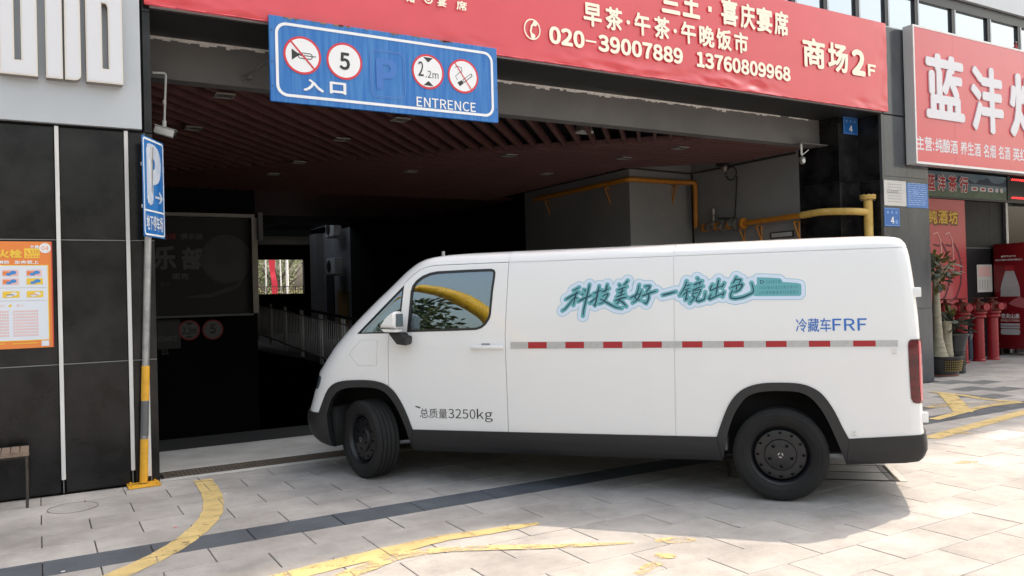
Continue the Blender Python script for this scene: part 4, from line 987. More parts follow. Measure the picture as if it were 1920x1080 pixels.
pole = thing('street_pole', 'thin white pole seen through the far opening', 'pole', (17.3, 64, 0)); ppx = onY(539, 540, 64.); lathe('shaft', [(.11, 0), (.10, 9)], m_white, pole, 12, (ppx[0], 64, 0)); lathe('base', [(.2, 0), (.2, .15), (.13, .2)], m_white, pole, 12, (ppx[0], 64, 0))
bx = onY(513, 540, 62.)[0]; rbn = thing('hanging_banner', 'red vertical banner in a white frame seen through the far opening', 'banner', (bx, 62, 0))
bm = bmesh.new(); g = []
for k in range(15):
    z = 1.6+.32*k; g.append((bm.verts.new((bx-.22+.08*sin(k*.5), 62+.05*sin(k), z)), bm.verts.new((bx+.22+.08*sin(k*.5+.4), 62+.1*sin(k+1), z))))
for a, b in zip(g, g[1:]): bm.faces.new((a[0], a[1], b[1], b[0]))
link('cloth', to_mesh(bm, 'cloth', True), pm('red_cloth', (.62,.03,.06), .6), rbn); tube('frame_post', [(bx-.55, 62, 0), (bx-.55, 62, 6)], .05, m_white, rbn, 8); tube('frame_post', [(bx+.62, 62, 0), (bx+.5, 62, 6)], .05, m_white, rbn, 8)
sfr = thing('street_fence', 'low dark metal fence just beyond the far opening', 'fence', (10.4, 41, 1))
for z in (1.92, 2.30): tube('rail', [(9.0, 40.7, z), (12.0, 40.7, z)], .02, m_dsteel, sfr, 6)
for k in range(24): x = 9.1+.12*k; tube('baluster', [(x, 40.7, 1.6), (x, 40.7, 2.3)], .010 if k % 6 else .025, m_dsteel, sfr, 5)
plaza = box('street_pavement', -40, 60, 43, 110, -.025, -.001, pm('sunlit_paving', (.42,.40,.38), .8, col2=(.34,.33,.31), scale=.6)); tag(plaza, kind='structure')

# ------------------------------------------------------------------ shopfront on the far right
YS2 = 10.05
ts = thing('tea_shop_sign', 'long landscape printed tea shop sign with red lettering under the red sign box', 'sign', (17.4, 10, 3.4))
tx0, tx1, tz0, tz1 = 15.2, 18.85, 3.42, 3.94
m_sky = pm('printed_sky', (.10,.19,.26), .4, col2=(.20,.27,.31), scale=3, stretch=(.5,1,3)); m_hill = pm('printed_hill', (.07,.12,.075), .4, col2=(.12,.19,.12), scale=5); m_mtn = pm('printed_mountain', (.035,.055,.10), .4)
box('panel', tx0, tx1, YS2, YS2+.045, tz0, tz1, m_sky, ts)
mt = [(tx0,tz1-.17)] + [(tx0+(tx1-tx0)*k/24, tz1-.12+.06*sin(k*1.1)+.03*sin(k*2.7)) for k in range(25)] + [(tx1, tz1-.23)]
flat('picture_mountain', [mt], YS2-.002, m_mtn, ts)
flat('picture_hill', [[(tx0,tz0+.004),(tx1,tz0+.004),(tx1,tz0+.17)] + [(tx1-(tx1-tx0)*k/20, tz0+.17+.03*sin(k*1.4)) for k in range(21)]], YS2-.003, m_hill, ts)
m_tred = pm('red_brush_print', (.50,.02,.03), .5)
for ch, xa, xb in (('蓝',1738,1753),('沣',1758,1773),('茶',1778,1794),('行',1799,1815)):
    a, b = onY(xa, 346, YS2)[0], onY(xb, 348, YS2)[0]
    text('lettering', ch, a-.015, b+.015, tz0+.10, tz1-.06, YS2-.004, m_wprint, ts, .06); text('lettering', ch, a, b, tz0+.115, tz1-.075, YS2-.006, m_tred, ts, .02)
lx = [onY(x, 355, YS2)[0] for x in (1820,1836,1851,1865,1874,1883)]
flat('label_box', [rrect(lx[k]+.02, lx[k+1]-.06, tz0+.16, tz0+.25, .03) for k in range(5)], YS2-.004, m_wprint, ts); flat('print', [rect(lx[k]+.07, lx[k+1]-.11, tz0+.185, tz0+.225) for k in range(5)], YS2-.005, m_tred, ts)
box('frame', 12.6, 21, YS2-.02, YS2+.04, 3.37, 3.415, m_frame, ts); box('frame', tx1+.005, tx1+.12, YS2-.02, YS2+.04, 3.42, 3.98, m_frame, ts)
led = thing('led_display', 'dark LED display with two rows of red dots right of the tea shop sign', 'display', (19.8, 10, 3.4))
box('panel', tx1+.125, 21.5, YS2, YS2+.045, 3.42, 3.94, m_frame, led); bm = bmesh.new()
for z in (3.88, 3.47):
    for k in range(60): x = tx1+.2+.04*k; add_box(bm, x, x+.022, YS2-.006, YS2-.001, z+.02*(k % 2), z+.022+.02*(k % 2))
tag(link('led_dot', to_mesh(bm, 'led'), pm('led_dot', (.6,.01,.01), .5, emis=((1,.03,.03), 2.0)), led), kind='stuff')
ps = thing('wine_shop_poster', 'tall red wine workshop poster with yellow lettering behind the potted plant', 'poster', (16.5, 10, .9))
qx0, qx1 = 15.2, 17.22; qz0, qz1 = .95, 3.36
box('sheet', qx0, qx1, YS2+.01, YS2+.045, qz0, qz1, pm('red_poster', (.52,.045,.055), .4, coat=.3), ps)
m_dyl = pm('gold_print', (.80,.48,.05), .5); m_olv = pm('olive_shadow_print', (.16,.11,.015), .6)
for ch, xa, xb in (('纯',1740.5,1757),('酒',1759,1777),('坊',1779,1796)):
    a, b = onY(xa, 400, YS2)[0], onY(xb, 402, YS2)[0]
    text('lettering', ch, a-.02, b+.03, 2.80, 3.14, YS2+.006, m_olv, ps, .05); text('lettering', ch, a, b, 2.84, 3.13, YS2+.003, m_dyl, ps, .02)
m_dkr = pm('dark_drawing_print', (.12,.02,.03), .6); m_lpk = pm('pale_drawing_print', (.80,.45,.42), .6)
for k in range(2):
    x = 16.15+.42*k
    flat('drawing', stroke([(x-.1,2.62),(x+.05,2.66),(x+.15,2.5),(x+.18,2.1),(x+.16,1.75)], [.02,.03,.03,.025,.02]), YS2+.004, m_lpk, ps)
    flat('drawing', stroke([(x+.2,2.45),(x+.35,2.25),(x+.45,2.0),(x+.42,1.6),(x+.25,1.3),(x+.0,1.2)], [.03,.06,.05,.06,.05,.02]) + stroke([(x-.1,2.4),(x+.12,2.38)], .04) + stroke([(x-.1,2.15),(x+.12,2.12)], .04), YS2+.006, m_dkr, ps)
nt_ = thing('wall_notice', 'pink and white paper notice pasted on the black tiles beside the vending machine', 'notice', (17.9, 10, 1.3))
a, b = onY(1836, 548, YS2), onY(1862, 496, YS2)
box('sheet', a[0], b[0], YS2+.03, YS2+.04, a[1]+.0, b[1], pm('notice_paper', (.68,.66,.62), .7), nt_); flat('print', [rect(a[0]+.05, b[0]-.05, b[1]-.26, b[1]-.04)], YS2+.028, m_pink, nt_); flat('print', [rect(a[0]+.07+.1*k, a[0]+.10+.1*k, a[1]+.05, b[1]-.33) for k in range(4)], YS2+.028, m_gp, nt_)

# vending machine: its face looks along the wall towards the garage
vm = thing('vending_machine', 'dark red drink vending machine with a printed white bottle', 'vending machine', (18.5, 9.6, 0))
m_vm = pm('vending_red', (.20,.006,.012), .35, coat=.15, col2=(.24,.008,.014), scale=1); VX, VYB = 18.2, 10.04; VZ = onX(1862, 458, VX)[1]
bm = bmesh.new(); add_box(bm, VX, VX+.75, 9.15, VYB, .13, VZ, .02); link('cabinet', to_mesh(bm, 'cabinet', True), m_vm, vm)
for x in (VX+.08, VX+.65):
    for y in (9.23, 9.95): lathe('foot', [(.03, 0), (.03, .129)], m_dsteel, vm, 8, (x, y, 0))
before = set(o.name for o in vm.children)
def vo(px, py): a = onX(px, py, VX); return (VYB-a[0], a[1])
flat('door_panel', ring_polys(rrect(.04, .85, .2, VZ-.05, .04), rrect(.05, .84, .21, VZ-.06, .035)), -.002, pm('dark_red_seam', (.10,.006,.01), .5), vm)
a, b = vo(1876.5, 556), vo(1913, 556); bx0, bx1 = a[0], b[0]; bz0, bz1 = a[1], vo(1893, 508)[1]; bw_ = bx1-bx0; cxb = (bx0+bx1)/2
flat('bottle_print', [[(bx0, bz0), (bx1, bz0), (bx1-.005, bz0+.18), (bx1-bw_*.08, bz0+(bz1-bz0)*.55), (cxb+bw_*.22, bz1), (cxb-bw_*.22, bz1), (bx0+bw_*.08, bz0+(bz1-bz0)*.55), (bx0+.005, bz0+.18)]], -.003, pm('bottle_print', (.50,.50,.52), .4), vm)
flat('bottle_cap', [rect(cxb-bw_*.24, cxb+bw_*.24, bz1+.01, bz1+.12)], -.003, pm('cap_red', (.36,.02,.03), .4), vm)
wv = []
for row, cxs in ((0, (0, .5, 1)), (1, (.25, .75))):
    for u in cxs:
        for rr in (.20, .36, .52):
            pts = [(bx0+bw_*u+rr*bw_*.55*cos(t), bz0+.005+.09*row+rr*.20*sin(t)) for t in [k*pi/10 for k in range(11)]]; pts = [p for p in pts if bx0+.006 < p[0] < bx1-.006]
            if len(pts) > 2: wv += stroke(pts, .009)
flat('wave_print', wv, -.0045, m_gp, vm)
def vt(s_, bl, tr, m_, bold=.02): a, b = vo(*bl), vo(*tr); text('lettering', s_, a[0], b[0], a[1], b[1], -.003, m_, vm, bold)
vt('我们不生产水', (1877,483), (1905,478), m_wprint); vt('我们只是大自然的搬运工', (1866,490), (1917,484), m_wprint); vt('农夫山泉', (1877,597), (1912,588), m_wprint); vt('NONGFU SPRING', (1877,603), (1912,599), m_pink)
a, b = vo(1877, 627), vo(1913, 627); c_ = vo(1877, 606)[1]; m_bp2 = pm('bottle_label_print', (.50,.50,.52), .4); h_ = c_-a[1]
flat('print', [rrect(a[0], b[0], a[1], a[1]+h_*.5, .04), rect(a[0], b[0], a[1]+h_*.56, a[1]+h_*.73), rect(a[0], b[0], a[1]+h_*.79, c_)], -.003, m_bp2, vm)
flat('hand_print', [[vo(px, py) for px, py in ((1891,569),(1900,562),(1912,556),(1921,560),(1921,578),(1906,575),(1896,572))]], -.0055, pm('pink_hand_print', (.45,.13,.14), .5), vm)
remap([o for o in vm.children if o.name not in before], Matrix.Translation((VX, VYB, 0)) @ Matrix.Rotation(-pi/2, 4, 'Z'))

# fire department connections
FDX = [14.86, 15.37, 15.89, 16.47, 16.98]
m_hred = pm('hydrant_red', (.33,.018,.025), .35, col2=(.26,.014,.02), scale=6); m_hdark = pm('hydrant_dark', (.07,.015,.012), .5, .3, col2=(.16,.04,.02), scale=20)
m_refl = pm('reflective_white', (.85,.82,.82), .4)
def hydrant():
    t = thing('fire_hydrant', 'x', 'fire hydrant', (0, 0, 0), 0, 'row of red fire pump connections by the wall')
    lathe('barrel', [(.125, 0), (.125, .03), (.105, .05), (.105, .86), (.15, .89), (.15, .93), (.13, .95), (.165, .97), (.165, 1.0), (.12, 1.02)], m_hred, t, 22)
    bm = bmesh.new(); add_lathe(bm, [(.13, 1.0), (.15, 1.05), (.15, 1.15), (.10, 1.2), (.04, 1.22), (.035, 1.26)], 18); fix(bm); link('head', to_mesh(bm, 'head', True), m_hdark, t)
    for a in (-.5, .5, 2.6, -2.6): 
        d = Vector((sin(a), -cos(a), 0)); bm = bmesh.new(); add_tube(bm, [d*.12 + Vector((0,0,1.1)), d*.22 + Vector((0,0,1.1)), d*.225 + Vector((0,0,1.1)), d*.25 + Vector((0,0,1.1))], .05, 14, True, [.05,.05,.075,.075]); fix(bm); link('outlet', to_mesh(bm, 'outlet', True), m_hred, t)
    lathe('valve_wheel', [(.10, 1.265), (.115, 1.27), (.115, 1.28), (.10, 1.285)], m_hdark, t, 18, closed=True)
    bm = bmesh.new(); add_box(bm, -.1, .1, -.006, .006, 1.268, 1.28); add_box(bm, -.006, .006, -.1, .1, 1.27, 1.282); link('wheel_spoke', to_mesh(bm, 's'), m_hdark, t)
    for z in (.30, .42, .55, .68, .80): 
        bm = bmesh.new(); g = [[bm.verts.new((.107*sin(a), -.107*cos(a), zz)) for zz in (z, z+.06)] for a in (.35, .6, .85)]
        for p, q in zip(g, g[1:]): bm.faces.new((p[0], q[0], q[1], p[1]))
        link('reflector', to_mesh(bm, 'r'), m_refl, t)
    return t
def copy_tree(o, parent=None):
    c = o.copy(); COL.objects.link(c); c.parent = parent
    for ch in o.children: copy_tree(ch, c)
    return c
h0 = hydrant(); hl = ['half hidden behind the trunk of the potted plant', 'between the plant trunk and the sawn stump', 'above the leaves of the small potted shrub', 'standing clear with white reflectors, right of the small shrub', 'standing right in front of the vending machine']
for i, x in enumerate(FDX):
    o = h0 if i == 0 else copy_tree(h0); o.location = (x, 9.42, 0); o.rotation_euler = (0, 0, .05*i); o['label'] = 'red fire hydrant ' + hl[i]
bm = bmesh.new(); add_tube(bm, [(14.6, 9.5, 1.1), (17.15, 9.5, 1.1)], .04, 10); tag(link('header_pipe', to_mesh(bm, 'h', True), m_hdark), 'dark red header pipe joining the heads of the fire hydrants', 'pipe')
bn = thing('rubbish_bin', 'small dark blue grey bin between the last two fire hydrants', 'bin', (17.0, 9.75, 0)); bm = bmesh.new(); add_box(bm, 16.66, 16.90, 9.72, 9.92, 0, .62, .015); link('body', to_mesh(bm, 'b'), pm('bin_plastic', (.05,.07,.11), .5), bn); box('lid', 16.65, 16.91, 9.71, 9.93, .622, .66, m_frame, bn); text('lettering', 'P', 16.70, 16.78, .40, .52, 9.717, m_gp, bn, .02)
gb = thing('low_cabinet', 'low grey steel cabinet in the corner behind the plant trunk', 'cabinet', (14.4, 9.8, 0)); box('body', 13.9, 14.85, 9.6, 10.05, 0, 1.35, m_marble, gb, bev=.01); box('top', 13.88, 14.87, 9.58, 10.06, 1.352, 1.40, m_steel, gb, bev=.004); box('door', 13.95, 14.35, 9.59, 9.599, .1, 1.3, m_marble, gb); box('door', 14.37, 14.8, 9.59, 9.599, .1, 1.3, m_marble, gb)

# potted plants
m_pot = pm('dark_glazed_pot', (.022,.022,.024), .3, coat=.3); m_gold = pm('gold_pot_pattern', (.22,.15,.04), .5); m_soil = pm('soil', (.05,.035,.025), .95)
m_trunk = pm('pale_plant_bark', (.42,.37,.28), .8, col2=(.28,.25,.17), scale=8, stretch=(1,1,3), bump=.2); m_lf = pm('grey_green_leaf', (.17,.20,.15), .4, col2=(.30,.31,.25), scale=6); m_lf2 = pm('olive_leaf', (.17,.13,.025), .5, col2=(.10,.09,.03), scale=6); m_lf3 = pm('dark_leaf', (.035,.045,.03), .4, col2=(.07,.075,.05), scale=6)
def leaf_mesh(l, w):
    bm = bmesh.new(); n = 6; pr = []
    for k in range(n+1):
        t = k/n; ww = w*sin(pi*min(1, t*.95+.04))**.7; z = .25*l*t*t; pr.append((bm.verts.new((t*l, -ww, -z)), bm.verts.new((t*l, 0, -z-.02*l)), bm.verts.new((t*l, ww, -z))))
    for a, b in zip(pr, pr[1:]): bm.faces.new((a[0], b[0], b[1], a[1])); bm.faces.new((a[1], b[1], b[2], a[2]))
    return to_mesh(bm, 'leaf', True)
def leafset(parent, c, n, l, w, mats, spread, el=(-.3, 1.1)):
    ms = []
    for m_ in mats: me = leaf_mesh(l, w); me.materials.append(m_); ms.append(me)
    for k in range(n):
        o = bpy.data.objects.new('leaf', ms[k % len(ms)]); COL.objects.link(o); o.parent = parent
        a = random.uniform(0, 2*pi); e = random.uniform(*el); r = random.random()
        o.location = Vector(c) - parent.location + Vector((cos(a)*spread[0]*r, sin(a)*spread[0]*r, random.uniform(-1, 1)*spread[1])); o.rotation_euler = (random.uniform(-.5,.5), -e, a); s = random.uniform(.7, 1.2); o.scale = (s, s, s)
random.seed(4)
p1 = thing('potted_plant', 'tall potted plant with a swollen pale trunk and grey green leaves behind the van', 'potted plant', (13.63, 8.42, 0)); X_, Y_ = 13.56, 8.42
lathe('pot', [(.22, 0), (.26, .02), (.285, .12), (.315, .28), (.33, .31), (.355, .32), (.355, .345), (.315, .345), (.31, .30)], m_pot, p1, 30, (X_, Y_, 0)); lathe('saucer', [(.24, .001), (.265, .004), (.265, .03), (.25, .032)], pm('clay_saucer', (.20,.06,.04), .7), p1, 26, (X_, Y_, 0)); lathe('soil', [(.315, .30), (.31, .31)], m_soil, p1, 24, (X_, Y_, 0))
bm = bmesh.new()
for k in range(-7, 8):
    for j in range(5):
        a = -pi/2+.115*k; r = .300+.0065*j; z = .09+.04*j; add_box(bm, X_+r*cos(a)-.011, X_+r*cos(a)+.011, Y_+r*sin(a)-.008, Y_+r*sin(a)+.002, z, z+.024)
tag(link('pattern', to_mesh(bm, 'p'), m_gold, p1), kind='stuff')
base_ = Vector((X_-.07, Y_, .30)); tube('trunk', [base_, base_+Vector((.01,0,.12)), base_+Vector((.0,0,.35)), base_+Vector((-.01,0,.7)), base_+Vector((-.02,0,1.1)), base_+Vector((-.03,0,1.35))], .1, m_trunk, p1, 16, [.165,.125,.082,.068,.058,.045])
tube('stump', [Vector((X_+.19, Y_, .30)), Vector((X_+.195, Y_, .6)), Vector((X_+.20, Y_, .93))], .09, m_trunk, p1, 14, [.10,.08,.075])
tc_ = base_ + Vector((-.02, 0, 1.42))
for k in range(9):
    a = k*.7; tube('branch', [tc_+Vector((0,0,-.12)), tc_+Vector((.14*cos(a),.14*sin(a),.05)), tc_+Vector((.26*cos(a),.26*sin(a),.16+.1*sin(k)))], .02, m_trunk, p1, 6, [.03,.02,.012])
leafset(p1, tc_+Vector((0,0,.12)), 95, .17, .05, (m_lf, m_lf, m_lf2), (.36, .15)); leafset(p1, tc_+Vector((-.02,0,.36)), 26, .13, .035, (m_lf2,), (.18, .06)); leafset(p1, tc_+Vector((0,0,-.05)), 34, .15, .04, (m_lf3, m_lf2), (.24, .14), (-1.2, .2)); leafset(p1, tc_+Vector((-.45,0,.1)), 9, .10, .03, (m_lf2,), (.12, .12))
p2 = thing('potted_plant', 'small dark leaved shrub in a tall black patterned pot beside the stump', 'potted plant', (14.25, 8.5, 0)); X_, Y_ = 14.05, 8.52
lathe('pot', [(.21, 0), (.22, .02), (.20, .22), (.215, .45), (.27, .66), (.285, .68), (.285, .70), (.25, .70), (.24, .66)], m_pot, p2, 26, (X_, Y_, 0)); lathe('soil', [(.25, .64), (.24, .65)], m_soil, p2, 20, (X_, Y_, 0))
bm = bmesh.new()
for k in range(-6, 7):
    for j in range(6): a = -pi/2+.15*k; r = .209; z = .14+.045*j; add_box(bm, X_+r*cos(a)-.012, X_+r*cos(a)+.012, Y_+r*sin(a)-.006, Y_+r*sin(a)+.002, z, z+.03)
tag(link('pattern', to_mesh(bm, 'p'), m_frame, p2), kind='stuff')
tube('stem', [(X_, Y_, .62), (X_, Y_, .85), (X_+.02, Y_, 1.05)], .02, m_trunk, p2, 6)
leafset(p2, (X_, Y_, .82), 70, .24, .055, (m_lf3, m_lf3, m_lf), (.22, .12), (-.2, .9)); leafset(p2, (X_-.02, Y_, 1.02), 18, .13, .03, (m_lf2,), (.06, .08), (.4, 1.5))
fg = thing('figurine', 'tiny dark and red figure perched on the top edge of the red sign box', 'ornament', (15.55, 7.8, 5.7)); x, z = onY(1907, 105, 7.8)
def fl(prof, cx, nm, m_): bm = bmesh.new(); add_lathe(bm, [(r*.5, h*.5) for r, h in prof], 12, (cx, 7.83, 5.701)); link(nm, to_mesh(bm, 'b', True), m_, fg)
fl([(.02,0),(.06,.02),(.07,.08),(.05,.16),(.03,.18),(.05,.21),(.05,.25),(.02,.28)], x+.02, 'body', pm('red_cloth_figure', (.35,.04,.05), .7))
fl([(.01,0),(.06,.02),(.065,.06),(.03,.1)], x-.06, 'bag', m_frame); fl([(.07,.26),(.06,.28),(.04,.32),(.01,.33)], x+.02, 'cap', m_frame)

# ------------------------------------------------------------------ the white delivery van
van = thing('delivery_van', 'long white electric delivery van turning into the garage with front wheels steered', 'van')
HEAD = radians(131); vF = Vector((cos(HEAD), sin(HEAD), 0)); vN = Vector((-sin(HEAD), cos(HEAD), 0))
van.location = Vector((4.764, 4.228, 0)) - vN*.99; van.rotation_euler = (0, 0, HEAD)
m_paint = pm('white_van_paint', (.83,.83,.835), .28, coat=.8, spec=.5, bump=.05, bscale=1.6)
m_clad = pm('black_plastic_cladding', (.014,.0145,.016), .5, col2=(.018,.018,.020), scale=20, bump=.05, bscale=300)
m_tyre = pm('tyre_rubber', (.008,.008,.0085), .85, col2=(.014,.0135,.013), scale=9)
m_rimb = pm('black_rim', (.010,.0105,.013), .38, .1, coat=.1)
m_seat = pm('seat_fabric', (.03,.03,.033), .8); m_dash = pm('dashboard_plastic', (.04,.04,.042), .5)
m_vglass = glass_mat('van_side_glass', (.55,.60,.62), .20, 0, (.75,.88,1.0))
m_tail = pm('tail_lamp_red', (.12,.004,.008), .2, coat=.5, col2=(.05,.002,.004), scale=6, stretch=(1,1,4)); m_tail2 = pm('tail_lamp_bright', (.50,.03,.05), .15, coat=1.0)
m_wellm = pm('wheel_well_liner', (.010,.010,.010), .9)

def smooth_tab(tab, s=.012):
    z, v = zip(*tab); zz = np.linspace(z[0], z[-1], 700); vv = np.interp(zz, z, v); k = max(1, int(s/(zz[1]-zz[0])))
    ker = np.hanning(2*k+3); ker /= ker.sum(); pad = np.pad(vv, k+1, mode='reflect', reflect_type='odd'); vv = np.convolve(pad, ker, 'valid')
    return lambda q: float(np.interp(q, zz, vv))
SH = .22
UF = smooth_tab([(.25,3.90+SH),(.30,3.99+SH),(.35,4.045+SH),(.43,4.084+SH),(.53,4.091+SH),(.60,4.062+SH),(.72,4.022+SH),(.85,3.983+SH),(.93,3.955+SH),(1.0,3.90+SH),(1.143,3.787+SH),(1.273,3.66+SH),(1.381,3.548+SH),(1.559,3.345+SH),(1.716,3.153+SH),(1.83,3.022+SH),(1.904,2.915+SH),(1.945,2.82+SH),(1.963,2.70+SH),(1.977,2.45+SH),(1.987,2.1+SH),(1.992,1.5+SH)], .02)
UR = smooth_tab([(.25,-.90),(.32,-.98),(.40,-1.02),(.495,-1.02),(.53,-1.006),(1.2,-1.003),(1.4,-.995),(1.63,-.976),(1.8,-.958),(1.895,-.938),(1.94,-.905),(1.96,-.84),(1.972,-.65),(1.98,-.35),(1.987,0),(1.992,.5)], .01)
HW = smooth_tab([(.25,.90),(.30,.955),(.40,.982),(.5,.988),(1.0,.99),(1.15,.988),(1.3,.977),(1.5,.957),(1.7,.934),(1.82,.916),(1.88,.900),(1.915,.880),(1.943,.845),(1.962,.78),(1.972,.70),(1.982,.55),(1.989,.35),(1.992,.12)], .008)
DF = smooth_tab([(.25,.50),(.9,.50),(1.2,.42),(1.9,.32),(1.992,.30)], .03)
ZL = [.25,.27,.30,.335,.37,.41,.46,.51,.56,.62,.70,.78,.86,.93,1.0,1.07,1.143,1.21,1.28,1.36,1.44,1.52,1.60,1.68,1.75,1.81,1.85,1.88,1.90,1.918,1.933,1.945,1.955,1.963,1.970,1.976,1.981,1.985,1.989,1.992]
def plan(z):
    uf, ur, hw, df = UF(z), UR(z), HW(z), DF(z); dr = .13; out = []
    df = min(df, (uf-ur)*.4); p = 2/2.7; ns = 34
    for k in range(ns): out.append((ur+dr + (uf-df-ur-dr)*k/ns, hw))
    for k in range(26):
        a = pi*k/26; c, s = cos(a), sin(a); out.append((uf-df+df*abs(s)**p, hw*(1 if c >= 0 else -1)*abs(c)**p))
    for k in range(ns): out.append((uf-df - (uf-df-ur-dr)*k/ns, -hw))
    p2 = 2/4.5
    for k in range(14):
        a = pi*k/14; c, s = cos(a), sin(a); out.append((ur+dr-dr*abs(s)**p2, -hw*(1 if c >= 0 else -1)*abs(c)**p2))
    return out
def base_loft():
    bm = bmesh.new(); rings = []
    for z in ZL: rings.append([bm.verts.new((u, y, z)) for u, y in plan(z)])
    n = len(rings[0])
    for a, b in zip(rings, rings[1:]):
        for k in range(n): bm.faces.new((a[k], a[(k+1)%n], b[(k+1)%n], b[k]))
    bm.faces.new(rings[0]); bm.faces.new(rings[-1]); fix(bm); return bm
bm0 = base_loft()
if sum(f.normal.dot(f.calc_center_median()-Vector((1.5,0,1.1))) for f in bm0.faces) < 0: bmesh.ops.reverse_faces(bm0, faces=bm0.faces[:])
bm0.normal_update()
bm0.verts.ensure_lookup_table()
vnorm = []
for v in bm0.verts:
    nn = Vector()
    for f in v.link_faces:
        if len(f.verts) == 4: nn += f.normal*f.calc_area()
    vnorm.append(nn.normalized() if nn.length else Vector((0,0,1)))
vco = [v.co.copy() for v in bm0.verts]; faces0 = [[v.index for v in f.verts] for f in bm0.faces]
bvh0 = BVHTree.FromPolygons(vco, faces0)
def loft(d):
    bm = bmesh.new(); vs = [bm.verts.new(c + n*d) for c, n in zip(vco, vnorm)]
    for f in faces0: bm.faces.new([vs[i] for i in f])
    return tmpobj(bm)
def tmpobj(bm):
    me = bpy.data.meshes.new('t'); bm.to_mesh(me); bm.free(); o = bpy.data.objects.new('t', me); COL.objects.link(o); return o
def prism(poly, y0=-1.4, y1=1.4, axis='y'):
    bm = bmesh.new(); f = (lambda u, v, w: (u, w, v)) if axis == 'y' else (lambda u, v, w: (w, u, v))
    a = [bm.verts.new(f(u, z, y0)) for u, z in poly]; b = [bm.verts.new(f(u, z, y1)) for u, z in poly]; n = len(poly)
    bm.faces.new(a); bm.faces.new(b[::-1])
    for k in range(n): bm.faces.new((a[k], b[k], b[(k+1)%n], a[(k+1)%n]))
    fix(bm); return tmpobj(bm)
def boolean(a, b, op, keep_b=False):
    m = a.modifiers.new('b', 'BOOLEAN'); m.object = b; m.operation = op; m.solver = 'EXACT'
    dg = bpy.context.evaluated_depsgraph_get(); me = bpy.data.meshes.new_from_object(a.evaluated_get(dg)); a.modifiers.clear(); a.data = me
    if not keep_b: bpy.data.objects.remove(b)
    return a
def dupo(o): c = o.copy(); c.data = o.data.copy(); COL.objects.link(c); return c
def nrm_at(p):
    loc, n, i, d = bvh0.find_nearest(p)
    if i is None: return n
    acc = Vector()
    for vi in faces0[i]:
        acc += vnorm[vi] / ((vco[vi]-loc).length_squared + 1e-5)
    return acc.normalized()
def finish(name, o, m, parent=van, mirror=False):
    """keep the smooth body normals on the outer skin, flat ones on the cuts"""
    me = o.data; bpy.data.objects.remove(o); me.materials.clear(); me.materials.append(m)
    if len(me.polygons) == 0: print('EMPTY', name)
    me.update(); vn = [nrm_at(v.co) for v in me.vertices]; nl = [None]*len(me.loops)
    for p in me.polygons:
        p.use_smooth = True; fn = p.normal
        for li in p.loop_indices:
            n = vn[me.loops[li].vertex_index]; c = fn.dot(n); nl[li] = n if c > .86 else (-n if c < -.86 else fn.copy())
    me.normals_split_custom_set([tuple(n) for n in nl])
    r = bpy.data.objects.new(name, me); COL.objects.link(r); r.parent = parent
    if mirror:
        m2 = me.copy(); m2.transform(Matrix.Scale(-1, 4, (0,1,0))); m2.flip_normals(); r2 = bpy.data.objects.new(name, m2); COL.objects.link(r2); r2.parent = parent; return r, r2
    return r
farch_o = [(3.956,.578),(3.91,.681),(3.86,.775),(3.795,.836),(3.698,.868),(3.551,.878),(3.408,.876),(3.306,.857),(3.237,.825),(3.176,.770),(3.11,.670),(3.055,.552),(3.019,.455)]
farch_i = [(3.86,.571),(3.842,.626),(3.798,.72),(3.722,.786),(3.596,.812),(3.41,.812),(3.308,.792),(3.239,.745),(3.17,.656),(3.113,.54),(3.073,.436),(3.037,.262)]
rarch_o = [(.459,.471),(.428,.565),(.367,.713),(.298,.805),(.222,.855),(.12,.883),(-.017,.890),(-.154,.883),(-.251,.848),(-.319,.790),(-.387,.681),(-.436,.569),(-.477,.486)]
rarch_i = [(.42,.285),(.377,.498),(.331,.636),(.263,.745),(.195,.800),(.076,.826),(-.107,.826),(-.196,.800),(-.266,.735),(-.333,.622),(-.407,.437),(-.454,.294)]
def smooth_arc(P_, n=3):
    out = []
    for i in range(len(P_)-1):
        p0, p1, p2, p3 = [Vector(P_[max(0, min(len(P_)-1, j))]) for j in (i-1, i, i+1, i+2)]
        for k in range(n): t = k/n; q = .5*((2*p1)+(p2-p0)*t+(2*p0-5*p1+4*p2-p3)*t*t+(3*p1-p0-3*p2+p3)*t**3); out.append((q.x, q.y))
    return out + [tuple(P_[-1])]
farch_o, farch_i, rarch_o, rarch_i = [smooth_arc(a) for a in (farch_o, farch_i, rarch_o, rarch_i)]
ARCH_LOW = [(4.7,.585)] + farch_o + [(2.144,.459)] + rarch_o + [(-1.005,.532),(-1.3,.55),(-1.3,.0),(4.7,.0)]
L0 = loft(0); Lin = loft(-.045)
body = dupo(L0); boolean(body, prism(ARCH_LOW), 'DIFFERENCE')
cabin = dupo(Lin); boolean(cabin, prism([(2.25,.95),(4.05,.95),(4.05,1.3),(2.6,2.3),(2.25,2.3)]), 'INTERSECT'); boolean(body, cabin, 'DIFFERENCE')
WIN = [(3.056,1.296),(3.046,1.40),(3.027,1.648),(3.012,1.70),(2.975,1.745),(2.92,1.782),(2.85,1.806),(2.78,1.817),(2.5,1.822),(2.285,1.822),(2.256,1.813),(2.244,1.79),(2.246,1.75),(2.263,1.628),(2.279,1.44),(2.290,1.400),(2.325,1.350),(2.365,1.322),(2.411,1.308),(2.7,1.301)]
QW = [(3.094,1.705),(3.117,1.45),(3.128,1.290),(3.545,1.286)]
WS = [(-.60,1.22),(.60,1.22),(.54,1.86),(-.54,1.86)]
boolean(body, prism(WIN), 'DIFFERENCE'); boolean(body, prism(QW), 'DIFFERENCE')
wsc = prism(WS, 3.02, 4.6, 'x'); boolean(body, wsc, 'DIFFERENCE')
